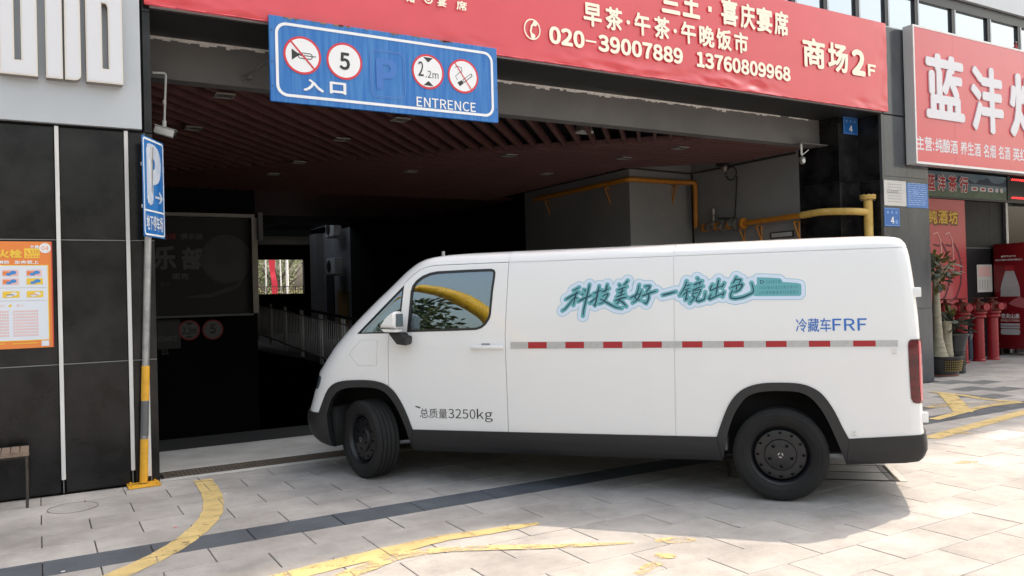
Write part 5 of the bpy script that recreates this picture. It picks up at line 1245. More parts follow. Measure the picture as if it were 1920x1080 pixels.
def shell(a, b): o = loft(a); return boolean(o, loft(b), 'DIFFERENCE')
shC = shell(.012, -.05); shF = shell(.003, -.02); shG = shell(-.006, -.012)
def piece(sh, poly, y0=.2, y1=1.4, axis='y'): o = dupo(sh); return boolean(o, prism(poly, y0, y1, axis), 'INTERSECT')
# seams cut into the skin
groove = shell(.02, -.008)
for poly in ([(.766,.40),(.7725,.40),(.762,1.2),(.7595,1.866),(.7540,1.955),(.7475,1.955),(.7525,1.866),(.7555,1.2)],
             [(2.12,1.8725),(-1.1,1.8700),(-1.1,1.8640),(2.12,1.8665)],
             [(2.122,1.874),(2.1285,1.874),(2.1265,1.99),(2.120,1.99)]):
    boolean(body, piece(groove, poly, .3, 1.4), 'DIFFERENCE')
FUEL = [(3.501,1.232),(3.362,1.231),(3.344,1.224),(3.34,1.205),(3.35,1.022),(3.356,1.009),(3.373,1.004),(3.52,1.003),(3.545,1.012),(3.612,1.09),(3.618,1.107),(3.612,1.125),(3.52,1.222)]
boolean(body, piece(groove, FUEL, .3, 1.4), 'DIFFERENCE')
def off(poly, d):
    out = []; n = len(poly); A = sum(poly[i][0]*poly[(i+1)%n][1]-poly[(i+1)%n][0]*poly[i][1] for i in range(n)); sg_ = 1 if A > 0 else -1
    for i in range(n):
        p0, p1, p2 = Vector(poly[i-1]), Vector(poly[i]), Vector(poly[(i+1)%n]); a, b = (p1-p0).normalized(), (p2-p1).normalized()
        na, nb = Vector((a.y, -a.x))*sg_, Vector((b.y, -b.x))*sg_; m_ = (na+nb); k = max(.35, 1+na.dot(nb)) ; q = p1 + m_*(d/k); out.append((q.x, q.y))
    return out
DOOR = [(2.141,.30),(2.151,1.15),(2.154,1.278),(2.128,1.871),(2.783,1.869),(2.86,1.862),(2.93,1.843),(3.005,1.796),(3.05,1.757),(3.094,1.713),(3.112,1.50),(3.124,1.283),(3.234,1.270),(3.239,.829),(3.2395,.30)]
door = dupo(body); boolean(door, prism(off(DOOR, -.0015), .78, 1.4), 'INTERSECT'); boolean(body, prism(off(DOOR, .003), .78, 1.4), 'DIFFERENCE')
finish('body', body, m_paint); door = finish('driver_door', door, m_paint)
cap = piece(shell(.0005, -.007), off(FUEL, -.003)); finish('fuel_flap', cap, m_paint)
wf = piece(shF, WIN); boolean(wf, prism(off(WIN, -.020), -1.4, 1.4), 'DIFFERENCE'); finish('window_frame', wf, m_frame, door)
finish('window_glass', piece(shG, off(WIN, -.012)), m_vglass, door)
wf = piece(shF, QW); boolean(wf, prism(off(QW, -.013), -1.4, 1.4), 'DIFFERENCE'); qf = finish('quarter_window', wf, m_frame)
finish('window_glass', piece(shG, off(QW, -.008)), m_vglass, qf)
wf = piece(shF, WIN, -1.4, -.2); boolean(wf, prism(off(WIN, -.020), -1.4, 1.4), 'DIFFERENCE'); w2 = finish('window_frame', wf, m_frame); finish('window_glass', piece(shG, off(WIN, -.012), -1.4, -.2), m_vglass, w2)
finish('quarter_window', piece(shG, off(QW, -.006), -1.4, -.2), m_vglass)
finish('windscreen', piece(shG, off(WS, -.004), 3.02, 4.6, 'x'), m_vglass)
# black cladding
FA = farch_o + farch_i[::-1]; RA = rarch_o + rarch_i[::-1]
finish('wheel_arch_trim', piece(shC, FA), m_clad, mirror=True); finish('wheel_arch_trim', piece(shC, RA), m_clad, mirror=True)
finish('side_skirt', piece(shC, [(3.0165,.453),(2.144,.459),(.462,.469),(.424,.286),(3.033,.262)]), m_clad, mirror=True)
finish('front_bumper', piece(shC, [(3.957,.5765),(4.7,.583),(4.7,.27),(3.835,.262),(3.862,.5705)], -1.4, 1.4), m_clad)
finish('rear_bumper', piece(shC, [(-.4785,.4845),(-1.005,.530),(-1.3,.548),(-1.3,.37),(-1.0,.37),(-.94,.335),(-.835,.320),(-.4565,.294)], -1.4, 1.4), m_clad)
for nm, f0 in (('headlight', rrect(-.92,-.55,.78,.90,.03)), ('headlight', rrect(.55,.92,.78,.90,.03))):
    finish(nm, piece(shell(.003, -.01), f0, 3.4, 4.6, 'x'), m_vglass)
finish('grille', piece(shell(.004, -.01), rrect(-.5,.5,.62,.74,.03), 3.4, 4.6, 'x'), m_frame)
TL_ = [(-.885,1.165),(-.889,1.190),(-.905,1.205),(-.99,1.207),(-1.2,1.207),(-1.2,.75),(-.93,.75),(-.907,.757),(-.894,.785),(-.890,.90),(-.886,1.03)]
for o in finish('tail_light', piece(shell(.006, -.03), TL_), m_tail, mirror=True): pass
tl2 = piece(shell(.0085, .0055), [(-.955,1.19),(-1.2,1.19),(-1.2,.765),(-.962,.765),(-.955,.9)]); finish('lamp_lens', tl2, m_tail2)
for o in [o for o in bpy.data.objects if o.name.split('.')[0] == 't']: bpy.data.objects.remove(o)

def vl(name, me, m, parent=van): me.materials.clear(); me.materials.append(m); o = bpy.data.objects.new(name, me); COL.objects.link(o); o.parent = parent; return o
def side_y(u, z):
    uf, df, hw = UF(z), DF(z), HW(z)
    if u <= uf-df: return hw
    s = min(1, (u-(uf-df))/df)**(2.7/2); return hw*max(0, cos(math.asin(min(1, s))))**(2/2.7)
def decal(name, polys, m, d=.0015, parent=van):
    bm = bmesh.new()
    for p in polys:
        f = bm.faces.new([bm.verts.new((u, side_y(u, z)+d, z)) for u, z in p]); f.normal_update()
        if f.normal.y < 0: f.normal_flip()
    return vl(name, to_mesh(bm, name), m, parent)
def vtext(s_, u0, u1, z0, z1, m, d=.0016, bold=0., slope=0.):
    """u0 front (left in view) to u1 rear"""
    V, Fc = fat_text(s_, abs(u1-u0), z1-z0, max(0, bold)); sg_ = 1 if u1 > u0 else -1; P_ = []
    for x, y, dd in V:
        u = u0+sg_*x; z = z0+y+slope*(x/abs(u1-u0)-.5); P_.append((u, side_y(u, z)+d+dd, z))
    me = bpy.data.meshes.new('lettering'); me.from_pydata(P_, [], Fc)
    bm = bmesh.new(); bm.from_mesh(me); 
    for f in bm.faces:
        f.normal_update()
        if f.normal.y < 0: f.normal_flip()
    bm.to_mesh(me); bm.free(); return vl('lettering', me, m)
m_dkp = pm('dark_vinyl_text', (.03,.03,.035), .4); m_bluev = pm('blue_vinyl_text', (.03,.16,.55), .4)
vtext('总质量', 2.945, 2.69, .557, .640, m_dkp, bold=-.005); vtext('3250', 2.680, 2.432, .560, .640, m_dkp); vtext('kg', 2.420, 2.278, .535, .645, m_dkp)
decal('print', [[(2.986,.661),(2.941,.650),(2.941,.637),(2.986,.650)]], m_dkp)
vtext('冷藏车', -.135, -.378, 1.265, 1.366, m_bluev, bold=.006); vtext('FRF', -.388, -.620, 1.272, 1.360, m_bluev, bold=.006)
m_silver = pm('silver_reflective_tape', (.46,.46,.46), .35, .2, col2=(.52,.52,.52), scale=40); m_redt = pm('red_reflective_tape', (.42,.016,.025), .35, col2=(.36,.012,.02), scale=60)
def str_z(u): return 1.149 + (2.106-u)*.0022, 1.206 - (2.106-u)*.0018
reds = [(1.952,1.792),(1.635,1.48),(1.323,1.168),(1.011,.857),(.701,.547),(.388,.24),(.082,-.066),(-.222,-.369),(-.524,-.674)]
sp_ = decal('reflective_stripe', [[(u, str_z(u)[0]-.000), (u-.1045, str_z(u-.1045)[0]), (u-.1045, str_z(u-.1045)[1]), (u, str_z(u)[1])] for u in [2.106-.1045*k for k in range(28)]], m_silver)
for a, b in reds: decal('red_segment', [[(a, str_z(a)[0]+.002), (b, str_z(b)[0]+.002), (b, str_z(b)[1]-.002), (a, str_z(a)[1]-.002)]], m_redt, .0025, sp_)
decal('print', [[(a+.055, 1.182), (a+.03, 1.182), (a+.03, 1.178), (a+.055, 1.178)] for a, b in reds], m_gp, .0025, sp_)
decal('belt_highlight', [[(u, 1.1415), (u-.11, 1.1435), (u-.11, 1.148), (u, 1.1465)] for u in [2.13-.11*k for k in range(27)]], pm('crease_highlight', (.84,.84,.85), .2, coat=1), .003)  # highlight along the crease, painted as a bright glossy strip
decal('sticker', [rrect(-.812,-.771,1.098,1.146,.004)], m_white); decal('sticker', [rrect(-.535,-.490,.506,.551,.004)], m_white)
decal('print', [rect(-.802,-.782,1.104,1.107), rect(-.528,-.497,.512,.516), rect(-.522,-.503,.536,.539), rect(-.522,-.503,.528,.531)], m_gp, .0022)

# brush slogan with its teal and pale halo
STROKES=[(0.003,[(1.567,1.618),(1.547,1.627),(1.518,1.644)]),(0.0042,[(1.631,1.547),(1.589,1.571),(1.553,1.588),(1.517,1.602)]),(0.0042,[(1.537,1.612),(1.551,1.57),(1.566,1.499)]),(0.0033,[(1.553,1.57),(1.59,1.522),(1.633,1.473),(1.659,1.456)]),(0.003,[(1.556,1.575),(1.539,1.555),(1.531,1.553)]),(0.0027,[(1.481,1.623),(1.464,1.617),(1.477,1.603)]),(0.0036,[(1.497,1.589),(1.48,1.582)]),(0.0042,[(1.527,1.528),(1.473,1.554),(1.412,1.577)]),(0.0042,[(1.432,1.663),(1.446,1.602),(1.463,1.534),(1.478,1.47),(1.487,1.411)]),(0.0036,[(1.397,1.589),(1.366,1.603),(1.333,1.616)]),(0.0042,[(1.352,1.649),(1.367,1.586),(1.387,1.493),(1.396,1.505)]),(0.0036,[(1.429,1.513),(1.403,1.535),(1.357,1.573)]),(0.0036,[(1.334,1.599),(1.301,1.613),(1.271,1.627)]),(0.0039,[(1.285,1.659),(1.293,1.632),(1.307,1.594)]),(0.0036,[(1.33,1.563),(1.302,1.579),(1.28,1.583),(1.303,1.54),(1.324,1.516),(1.354,1.507)]),(0.0039,[(1.345,1.546),(1.313,1.528),(1.274,1.505),(1.216,1.475),(1.17,1.467)]),(0.0042,[(1.189,1.656),(1.18,1.641)]),(0.0039,[(1.12,1.686),(1.137,1.665),(1.155,1.648)]),(0.0036,[(1.203,1.611),(1.168,1.624),(1.128,1.638)]),(0.0033,[(1.198,1.586),(1.173,1.598),(1.146,1.609)]),(0.0036,[(1.214,1.557),(1.179,1.569),(1.142,1.582)]),(0.0036,[(1.16,1.634),(1.171,1.59),(1.179,1.561)]),(0.0045,[(1.224,1.526),(1.18,1.544),(1.128,1.555)]),(0.0036,[(1.18,1.542),(1.195,1.518),(1.213,1.502)]),(0.0042,[(1.185,1.53),(1.156,1.508),(1.133,1.48)]),(0.0036,[(1.029,1.649),(1.042,1.597),(1.063,1.549),(1.039,1.532),(1.02,1.528)]),(0.0036,[(1.01,1.605),(1.029,1.558),(1.049,1.529),(1.083,1.508)]),(0.0036,[(1.102,1.545),(1.072,1.561),(1.023,1.582)]),(0.0036,[(0.983,1.636),(0.945,1.637),(0.96,1.609),(0.975,1.585)]),(0.0039,[(0.956,1.582),(0.955,1.542),(0.975,1.501),(0.996,1.516)]),(0.0042,[(1.009,1.56),(0.951,1.58),(0.893,1.598)]),(0.0046,[(0.846,1.563),(0.805,1.572),(0.743,1.588)]),(0.0033,[(0.658,1.668),(0.672,1.625),(0.689,1.595),(0.714,1.557)]),(0.0033,[(0.663,1.631),(0.629,1.641)]),(0.003,[(0.677,1.595),(0.651,1.607),(0.638,1.613)]),(0.003,[(0.691,1.557),(0.66,1.582),(0.626,1.589)]),(0.0035,[(0.655,1.599),(0.661,1.556),(0.67,1.522),(0.647,1.538)]),(0.003,[(0.577,1.689),(0.567,1.675)]),(0.0035,[(0.606,1.636),(0.574,1.65),(0.54,1.664)]),(0.0027,[(0.591,1.644),(0.585,1.629)]),(0.0027,[(0.553,1.652),(0.566,1.631)]),(0.0035,[(0.618,1.593),(0.575,1.612),(0.535,1.625)]),(0.003,[(0.609,1.589),(0.613,1.546),(0.598,1.55)]),(0.003,[(0.605,1.589),(0.555,1.6),(0.564,1.571),(0.577,1.55)]),(0.0027,[(0.606,1.57),(0.568,1.579)]),(0.0033,[(0.594,1.546),(0.615,1.52),(0.637,1.497)]),(0.0038,[(0.577,1.55),(0.588,1.52),(0.57,1.509),(0.532,1.521),(0.523,1.535),(0.518,1.578)]),(0.0038,[(0.416,1.671),(0.43,1.601),(0.44,1.546)]),(0.0035,[(0.462,1.636),(0.477,1.611),(0.474,1.59),(0.434,1.61),(0.384,1.621)]),(0.0035,[(0.375,1.644),(0.393,1.609)]),(0.0038,[(0.472,1.564),(0.49,1.53),(0.484,1.524),(0.435,1.546),(0.379,1.566)]),(0.0035,[(0.377,1.579),(0.39,1.541)]),(0.0035,[(0.284,1.686),(0.297,1.661),(0.314,1.636)]),(0.0033,[(0.289,1.667),(0.252,1.666),(0.269,1.635)]),(0.0038,[(0.327,1.605),(0.286,1.623),(0.241,1.63),(0.262,1.592),(0.287,1.578),(0.312,1.573)]),(0.0033,[(0.282,1.618),(0.289,1.585)]),(0.0038,[(0.313,1.59),(0.328,1.556),(0.327,1.531),(0.297,1.524),(0.24,1.533),(0.182,1.557),(0.162,1.573),(0.165,1.611),(0.174,1.64)])]
BLK = [(.132,1.68),(.078,1.677),(-.031,1.668),(-.043,1.658),(-.050,1.640),(-.160,1.628),(-.178,1.620),(-.181,1.605),(-.179,1.545),(-.170,1.534),(.150,1.540),(.185,1.560),(.155,1.60),(.135,1.632)]
def brush(pts, hw):
    P_ = [Vector(p) for p in pts]; Q = []
    for i in range(len(P_)-1):
        p0, p1, p2, p3 = P_[max(i-1,0)], P_[i], P_[i+1], P_[min(i+2,len(P_)-1)]
        for k in range(4): t = k/4; Q.append(.5*((2*p1)+(p2-p0)*t+(2*p0-5*p1+4*p2-p3)*t*t+(3*p1-p0-3*p2+p3)*t**3))
    Q.append(P_[-1]); n = len(Q)-1; wd = [2*hw*(.75+.55*sin(pi*(1-(i/n))**1.3*.9+.1)) if i < n else hw*.5 for i in range(n+1)]; wd[0] = hw*1.5
    return stroke(Q, wd)
bp_ = []
for hw_, pts in STROKES: bp_ += brush(pts, hw_*1.25)
segs = np.array([(a[0], a[1], b[0], b[1]) for h_, pts in STROKES for a, b in zip(pts, pts[1:])])
gx = np.arange(-.28, 1.78, .004); gz = np.arange(1.32, 1.78, .004); GX, GZ = np.meshgrid(gx, gz)
dist = np.full(GX.shape, 9.)
for x0, z0, x1, z1 in segs:
    dx, dz = x1-x0, z1-z0; t = np.clip(((GX-x0)*dx+(GZ-z0)*dz)/(dx*dx+dz*dz+1e-9), 0, 1); dist = np.minimum(dist, np.hypot(GX-x0-t*dx, GZ-z0-t*dz))
inside = np.zeros(GX.shape, bool); db = np.full(GX.shape, 9.)
for i in range(len(BLK)):
    (x0, z0), (x1, z1) = BLK[i], BLK[(i+1) % len(BLK)]
    c_ = ((z0 > GZ) != (z1 > GZ)) & (GX < (x1-x0)*(GZ-z0)/(z1-z0+1e-12)+x0); inside ^= c_
    dx, dz = x1-x0, z1-z0; t = np.clip(((GX-x0)*dx+(GZ-z0)*dz)/(dx*dx+dz*dz), 0, 1); db = np.minimum(db, np.hypot(GX-x0-t*dx, GZ-z0-t*dz))
db = np.where(inside, -db, db); dist = np.minimum(dist-.0185, db-.001)       # <0 inside the teal
def iso_polys(F, lo, hi):
    """cells where lo < F < hi, cut along the contour"""
    out = []; nz, nx = F.shape; mid = lambda a, b, va, vb, L: (a[0]+(b[0]-a[0])*(L-va)/(vb-va), a[1]+(b[1]-a[1])*(L-va)/(vb-va))
    ok = (F > lo) & (F < hi); anyc = ok[:-1,:-1] | ok[1:,:-1] | ok[:-1,1:] | ok[1:,1:]; allc = ok[:-1,:-1] & ok[1:,:-1] & ok[:-1,1:] & ok[1:,1:]
    for j in range(nz-1):
        i = 0
        while i < nx-1:
            if allc[j,i]:
                k = i
                while k < nx-1 and allc[j,k] and k-i < 24: k += 1
                out.append([(gx[i],gz[j]),(gx[k],gz[j]),(gx[k],gz[j+1]),(gx[i],gz[j+1])]); i = k; continue
            if anyc[j,i]:
                P_ = [((gx[i],gz[j]),F[j,i]),((gx[i+1],gz[j]),F[j,i+1]),((gx[i+1],gz[j+1]),F[j+1,i+1]),((gx[i],gz[j+1]),F[j+1,i])]
                for L, s in ((hi, 1), (lo, -1)):
                    R_ = []
                    for a in range(len(P_)):
                        (pa, va), (pb, vb) = P_[a], P_[(a+1) % len(P_)]; ia, ib = s*(L-va) > 0, s*(L-vb) > 0
                        if ia: R_.append((pa, va))
                        if ia != ib: R_.append((mid(pa, pb, va, vb, L), L))
                    P_ = R_
                    if len(P_) < 3: break
                if len(P_) >= 3: out.append([p for p, v in P_])
            i += 1
    return out
sl_ = decal('slogan_decal', iso_polys(dist, -9., .0255), pm('pale_blue_vinyl', (.66,.77,.92), .35), .0012)
decal('outline', iso_polys(dist, .0255, .0300), pm('light_blue_vinyl', (.30,.52,.64), .35), .0013, sl_)
decal('halo', iso_polys(dist, -9., 0.), pm('teal_vinyl', (.13,.41,.46), .35), .0020, sl_)
decal('brush_lettering', bp_, pm('dark_teal_vinyl', (.012,.055,.09), .35), .0028, sl_)
m_tealp = pm('mid_teal_print', (.055,.24,.29), .4); random.seed(8); sm = []
for z, u0, u1 in ((1.643,.068,-.028),(1.600,.118,-.165),(1.5625,.120,-.165)):
    u = u0
    while u > u1+.012:
        l = random.choice([.010,.014,.020]); 
        for k in range(3): a = random.random()*.35*l; sm.append([(u-a, z-.009+.008*k), (u-l+a*.3, z-.009+.008*k), (u-l+a*.3, z-.005+.008*k), (u-a, z-.005+.008*k)])
        sm.append([(u-l*.45, z-.010), (u-l*.6, z-.010), (u-l*.6, z+.011), (u-l*.45, z+.011)]); u -= l+.006
decal('small_print', sm, m_tealp, .0028, sl_); decal('symbol', ring_polys([(.112,1.659),(.10,1.659),(.086,1.652),(.083,1.645),(.088,1.637),(.10,1.632),(.112,1.632)], [(.107,1.654),(.10,1.654),(.091,1.650),(.089,1.645),(.092,1.640),(.10,1.637),(.107,1.637)]), pm('dark_teal_print', (.012,.055,.09), .35), .003, sl_)

# door handle, its cup a painted grey patch
def vbox(name, u0, u1, y0, y1, z0, z1, m, parent=van, bev=0, sm_=True):
    bm = bmesh.new(); add_box(bm, min(u0,u1), max(u0,u1), min(y0,y1), max(y0,y1), min(z0,z1), max(z0,z1), bev); return vl(name, to_mesh(bm, name, sm_), m, parent)
hy = side_y(2.3, 1.17)
hd_ = vbox('door_handle', 2.165, 2.452, hy+.018, hy+.040, 1.150, 1.180, m_paint, door, .009)
vbox('handle_mount', 2.40, 2.445, hy-.004, hy+.02, 1.152, 1.178, m_paint, hd_, .004); vbox('handle_mount', 2.17, 2.20, hy-.004, hy+.02, 1.152, 1.178, m_paint, hd_, .004)
decal('handle_recess_shade', [rrect(2.285, 2.365, 1.178, 1.196, .008)], pm('recess_shade_grey', (.34,.34,.36), .5), .0012, hd_)  # flat patch; the cup's shade is put into its grey
# wing mirror
MY = .985
mc_ = [(3.212,1.343),(3.165,1.41),(3.13,1.448),(3.10,1.468),(3.065,1.482),(3.052,1.476),(3.047,1.43),(3.050,1.36),(3.052,1.333)]
def blob(name, sections, m, parent):
    bm = bmesh.new(); rs_ = [[bm.verts.new(p) for p in s] for s in sections]; n = len(rs_[0])
    for a, b in zip(rs_, rs_[1:]):
        for k in range(n): bm.faces.new((a[k], a[(k+1)%n], b[(k+1)%n], b[k]))
    bm.faces.new(rs_[0]); bm.faces.new(rs_[-1][::-1]); fix(bm)
    es = [e for e in bm.edges if len(e.link_faces) == 2 and e.calc_face_angle(0) > .9]; bmesh.ops.bevel(bm, geom=es, offset=.006, segments=2, affect='EDGES')
    return vl(name, to_mesh(bm, name, True, 40), m, parent)
def scale_poly(P_, f, du=0, dz=0): cu_ = sum(p[0] for p in P_)/len(P_); cz_ = sum(p[1] for p in P_)/len(P_); return [(cu_+(p[0]-cu_)*f+du, cz_+(p[1]-cz_)*f+dz) for p in P_]
for sgn in (1, -1):
    mir = blob('side_mirror', [[(u, sgn*y, z) for u, z in scale_poly(mc_, f, du)] for y, f, du in ((MY+.06, .80, -.01), (MY+.10, .97, 0), (MY+.17, 1.0, 0), (MY+.21, .93, 0), (MY+.235, .72, 0))], m_paint, van)
    lo = [(3.205,1.336),(3.052,1.328),(3.052,1.304),(3.165,1.308)]
    blob('mirror_band', [[(u, sgn*y, z) for u, z in scale_poly(lo, f)] for y, f in ((MY+.07, .9), (MY+.17, 1.0), (MY+.215, .9))], m_paint, mir)
    arm = [(3.178,1.302),(3.052,1.300),(3.040,1.275),(3.000,1.262),(3.004,1.196),(3.022,1.186),(3.092,1.196)]
    blob('mirror_arm', [[(u, sgn*y, z) for u, z in scale_poly(arm, f)] for y, f in ((MY-.02, .9), (MY+.10, 1.0), (MY+.14, .85))], m_clad, mir)
    g0 = bmesh.new(); g0.faces.new([g0.verts.new((3.0465 - .001, sgn*(MY+y), z)) for y, z in ((.08,1.35),(.21,1.35),(.21,1.46),(.08,1.46))]); vl('mirror_glass', to_mesh(g0, 'g'), m_mirrorglass, mir)
# rear hinges, aerial
for z0_, z1_, uu in ((1.505,1.575,-.985),(.605,.68,-1.008)): vbox('door_hinge', uu-.006, uu+.050, .885, .918, z0_, z1_, m_paint, van, .006)
bm = bmesh.new(); add_tube(bm, [(3.03, 0.20, 1.88), (3.03, .20, 2.03)], .016, 10); fix(bm); vl('roof_antenna', to_mesh(bm, 'a', True), m_steel)
# underbody, liners, cabin
vbox('underbody', -.93, 3.98, -.64, .64, .27, .93, m_wellm)
vbox('underbody', .50, 2.98, -.86, .86, .275, .46, m_wellm)
for arch in (farch_o, rarch_o):
    bm = bmesh.new(); prev = None; A_ = off(arch + [(arch[-1][0], .2), (arch[0][0], .2)], -.006)[:len(arch)]
    for u, z in A_:
        cur = (bm.verts.new((u, -.93, z)), bm.verts.new((u, .93, z)))
        if prev: bm.faces.new((prev[0], cur[0], cur[1], prev[1]))
        prev = cur
    vl('wheel_well', to_mesh(bm, 'w'), m_wellm)
vbox('front_liner', 3.80, 3.90, -.90, .90, .27, .62, m_wellm)
bm = bmesh.new(); add_box(bm, 2.98, 3.02, .62, .9, .30, .55); add_box(bm, .47, .50, .62, .9, .30, .5); add_box(bm, -.52, -.48, .6, .9, .32, .6); vl('mud_flap', to_mesh(bm, 'w'), m_wellm)
bm = bmesh.new(); add_box(bm, .39, .47, .50, .80, .33, .43, .01); vl('battery_case', to_mesh(bm, 'b'), m_steel)
bm = bmesh.new(); add_tube(bm, [(-.62, .45, .33), (-.60, .70, .31), (-.2, .72, .3)], .03, 8); fix(bm); vl('suspension_arm', to_mesh(bm, 'b', True), m_steel)
bm = bmesh.new(); add_tube(bm, [(0, -.8, .34), (0, .8, .34)], .05, 10); fix(bm); vl('rear_axle', to_mesh(bm, 'b', True), m_dsteel)
bm = bmesh.new(); add_tube(bm, [(3.3, .35, .34), (3.45, .75, .36)], .025, 8); add_tube(bm, [(3.05, .6, .30), (3.4, .75, .28)], .02, 8); fix(bm); vl('suspension_arm', to_mesh(bm, 'b', True), m_steel)
vbox('dashboard', 3.12, 3.60, -.84, .84, .96, 1.235, m_dash, van, .04)
bm = bmesh.new(); add_box(bm, 3.08, 3.20, .22, .60, 1.20, 1.32, .03); vl('instrument_cowl', to_mesh(bm, 'b', True), m_dash)
def torus_pts(c, R_, n, ax): return [c + ax[0]*(R_*cos(2*pi*k/n)) + ax[1]*(R_*sin(2*pi*k/n)) for k in range(n+1)]
cst = Vector((2.98, .42, 1.28)); a1, a2 = Vector((0,1,0)), Vector((.42,0,.907))
bm = bmesh.new(); add_tube(bm, torus_pts(cst, .19, 24, (a1, a2)), .016, 8, False); add_tube(bm, [cst-a1*.17, cst+a1*.17], .02, 6); add_tube(bm, [cst, cst-a2*.17], .02, 6); add_tube(bm, [cst, cst+Vector((.25,0,-.1))], .03, 8); fix(bm); vl('steering_wheel', to_mesh(bm, 's', True), m_kprint)
for y in (.42, -.42):
    bm = bmesh.new(); add_box(bm, 2.42, 2.92, y-.24, y+.24, .96, 1.10, .05)
    vs = add_box(bm, 2.36, 2.48, y-.23, y+.23, 1.08, 1.60, .05); bmesh.ops.rotate(bm, verts=vs, cent=(2.42, y, 1.08), matrix=Matrix.Rotation(radians(-9), 3, 'Y'))
    vs = add_box(bm, 2.30, 2.38, y-.12, y+.12, 1.62, 1.78, .03); vl('seat', to_mesh(bm, 's', True), m_seat)
vbox('bulkhead', 2.26, 2.275, -.86, .86, .96, 1.86, m_dash)
bm = bmesh.new(); add_box(bm, 2.5, 2.8, -.06, .1, 1.0, 1.34, .03); add_tube(bm, [(2.62, 0, 1.3), (2.62, 0, 1.44)], .03, 8); vl('centre_console', to_mesh(bm, 's', True), m_dash)
# wheels
m_logo = pm('wheel_logo', (.50,.50,.52), .3, .5)
def tyre_mesh():
    R_, w2 = .345, .105; prof = [(.215,-.082),(.235,-.098),(.262,-.108),(.264,-.112),(.268,-.112),(.270,-.109),(.29,-.112),(.315,-.110),(.334,-.098)]
    n_g = 4
    for k in range(n_g*2+1):
        a = -.085+.17*k/(n_g*2+0.0)
        prof += [(R_, a-.008), (R_, a+.006), (R_-.008, a+.007), (R_-.008, a+.010)] if (k % 2 == 1) else [(R_, a)]
    prof = [p for p in prof]; prof = prof[:5] + sorted(prof[5:], key=lambda p: p[1]) + [(.334,.098),(.322,.107),(.318,.110),(.312,.112),(.300,.113),(.2995,.1155),(.2965,.1155),(.296,.113),(.272,.112),(.2715,.1145),(.268,.1145),(.2675,.1115),(.252,.108),(.250,.106),(.235,.098),(.215,.082)]
    bm = bmesh.new(); add_lathe(bm, prof, 56, (0,0,0), 'Y', True); fix(bm)
    return to_mesh(bm, 'tyre', True, 30)
def rim_mesh():
    prof = [(.218,-.085),(.222,-.07),(.205,-.05),(.205,.045),(.222,.07),(.228,.082),(.222,.088),(.212,.080),(.200,.055),(.194,.028),(.0001,.025),(.0001,.0),(.15,.0),(.19,-.05)]
    bm = bmesh.new(); add_lathe(bm, prof, 60, (0,0,0), 'Y', True); fix(bm); return to_mesh(bm, 'rim', True, 30)
def hub_mesh():
    prof = [(.192,.050),(.190,.058),(.182,.068),(.150,.075),(.130,.070),(.118,.072),(.111,.088),(.06,.096),(.0001,.097),(.0001,.03),(.192,.03)]
    bm = bmesh.new(); add_lathe(bm, prof, 60, (0,0,0), 'Y', True); fix(bm); o = tmpobj(bm)
    bm = bmesh.new()
    for k in range(12): a = 2*pi*k/12; add_lathe(bm, [(.0115, .0), (.0115, .14)], 12, (.164*cos(a), 0, .164*sin(a)), 'Y')
    for k in range(5):
        a = 2*pi*k/5+.35; vs = add_box(bm, .070, .094, .045, .14, -.011, .011); bmesh.ops.rotate(bm, verts=vs, cent=(0,0,0), matrix=Matrix.Rotation(a, 3, 'Y'))
    fix(bm)
    boolean(o, tmpobj(bm), 'DIFFERENCE'); me = o.data; bpy.data.objects.remove(o); bm = bmesh.new(); bm.from_mesh(me); return to_mesh(bm, 'hub', True, 30)
tm, rm, hm = tyre_mesh(), rim_mesh(), hub_mesh()
for o in [o for o in bpy.data.objects if o.name.split('.')[0] == 't']: bpy.data.objects.remove(o)
lg = bmesh.new()
for k in range(3):
    a0 = 2*pi*k/3; pts = [(.016*cos(a0+t*.28), .016*sin(a0+t*.28)) for t in range(6)]
    for q in stroke(pts, [.009,.008,.008,.007,.006,.003]): 
        f = lg.faces.new([lg.verts.new((x, .0985, z)) for x, z in q]); f.normal_update(); (f.normal.y < 0) and f.normal_flip()
lgm = to_mesh(lg, 'logo')
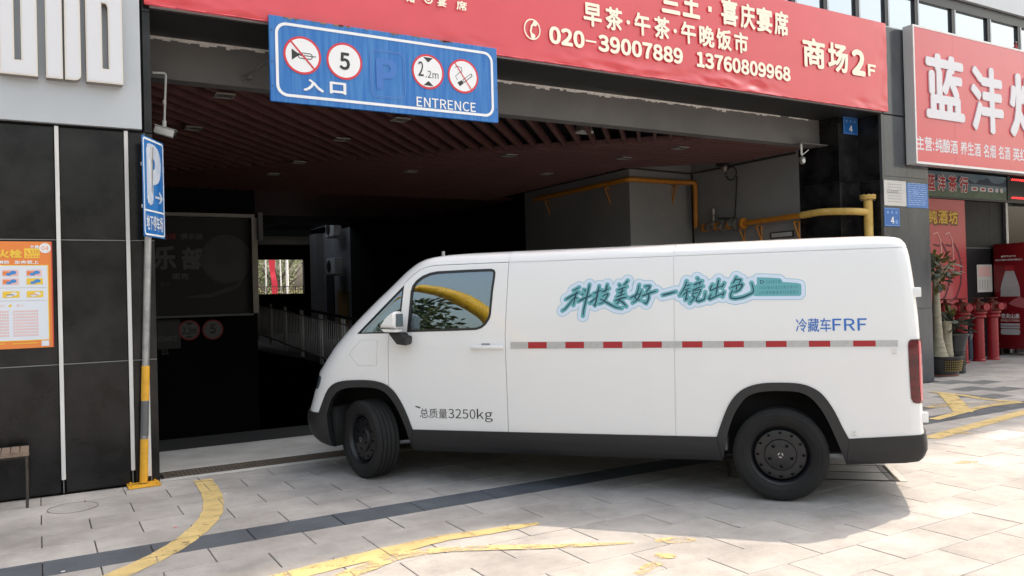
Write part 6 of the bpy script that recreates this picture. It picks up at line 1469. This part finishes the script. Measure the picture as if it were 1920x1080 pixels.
for u, y, st_ in ((0, .875, 0), (0, -.875, pi), (3.50, .865, radians(-31)), (3.50, -.865, pi-radians(31))):
    wh = vl('wheel', rm, m_rimb); wh.location = (u, y, .345); wh.rotation_euler = (0, 0, st_)
    vl('tyre', tm, m_tyre, wh); vl('hub_cap', hm, m_rimb, wh); vl('logo', lgm, m_logo, wh)
    bm = bmesh.new(); add_lathe(bm, [(.15,-.01),(.15,.01)], 16, (0,0,0), 'Y'); vl('brake_drum', to_mesh(bm, 'b'), m_wellm, wh)

# ------------------------------------------------------------------ down the street to the left, outside the picture: mirrored in the van's window and paint
ya_ = thing('entrance_arch', 'big yellow inflatable arch down the street, mirrored in the van window', 'arch', (-17, 0, 0))
bm = bmesh.new(); c_ = Vector((-17.2, 2.6, 0)); ax = Vector((.30, -.954, 0))
add_tube(bm, [c_ + ax*(5.5*cos(t*pi/24)) + Vector((0,0,.1+6.8*sin(t*pi/24))) for t in range(25)], .36, 12); fix(bm)
link('arch_tube', to_mesh(bm, 'arch', True), pm('yellow_inflatable', (.75,.42,.02), .5), ya_)
for s_ in (-1, 1): lathe('foot_weight', [(.4, 0), (.4, .25), (.25, .35)], m_kprint, ya_, 14, tuple(c_ + ax*5.5*s_))
bm = bmesh.new(); random.seed(33)
for k in range(70): leaves(bm, (-34+random.uniform(-1,1), -26+.8*k, .7+.5*sin(k*.9)+.3*sin(k*2.3)), (.7,.7,.8), 34, .16)
tag(link('roadside_hedge', to_mesh(bm, 'hedge'), m_leafd), 'uneven dark hedge down the road to the left, seen only in reflections', 'hedge')
for i, nm in enumerate(('nearest the facade line', 'in the middle of the road view', 'farthest to the south')):
    x, y = -27+random.uniform(-2,2), 8-9*i
    t = thing('plane_tree', 'broad street tree left of the picture, ' + nm, 'tree', (x, y, 0), 0, 'trees down the road to the left')
    bm = bmesh.new(); add_tube(bm, [(x,y,0),(x,y,2),(x+.2,y,4)], .3, 8, True, [.35,.28,.2]); link('trunk', to_mesh(bm, 'trunk', True), m_bark, t)
    bm = bmesh.new()
    for k in range(10): a = random.uniform(0, 6.28); rr = random.uniform(.3, 2.6); leaves(bm, (x+rr*cos(a), y+rr*sin(a), random.uniform(3.5, 7.2)), (1.4,1.4,1.0), 90, .28)
    link('crown', to_mesh(bm, 'crown'), m_leafd, t)
for o in bpy.data.objects:
    if o.name.split('.')[0] in ('print', 'small_print', 'brush_lettering'): o['kind'] = 'stuff'
print('objects', len(bpy.data.objects))
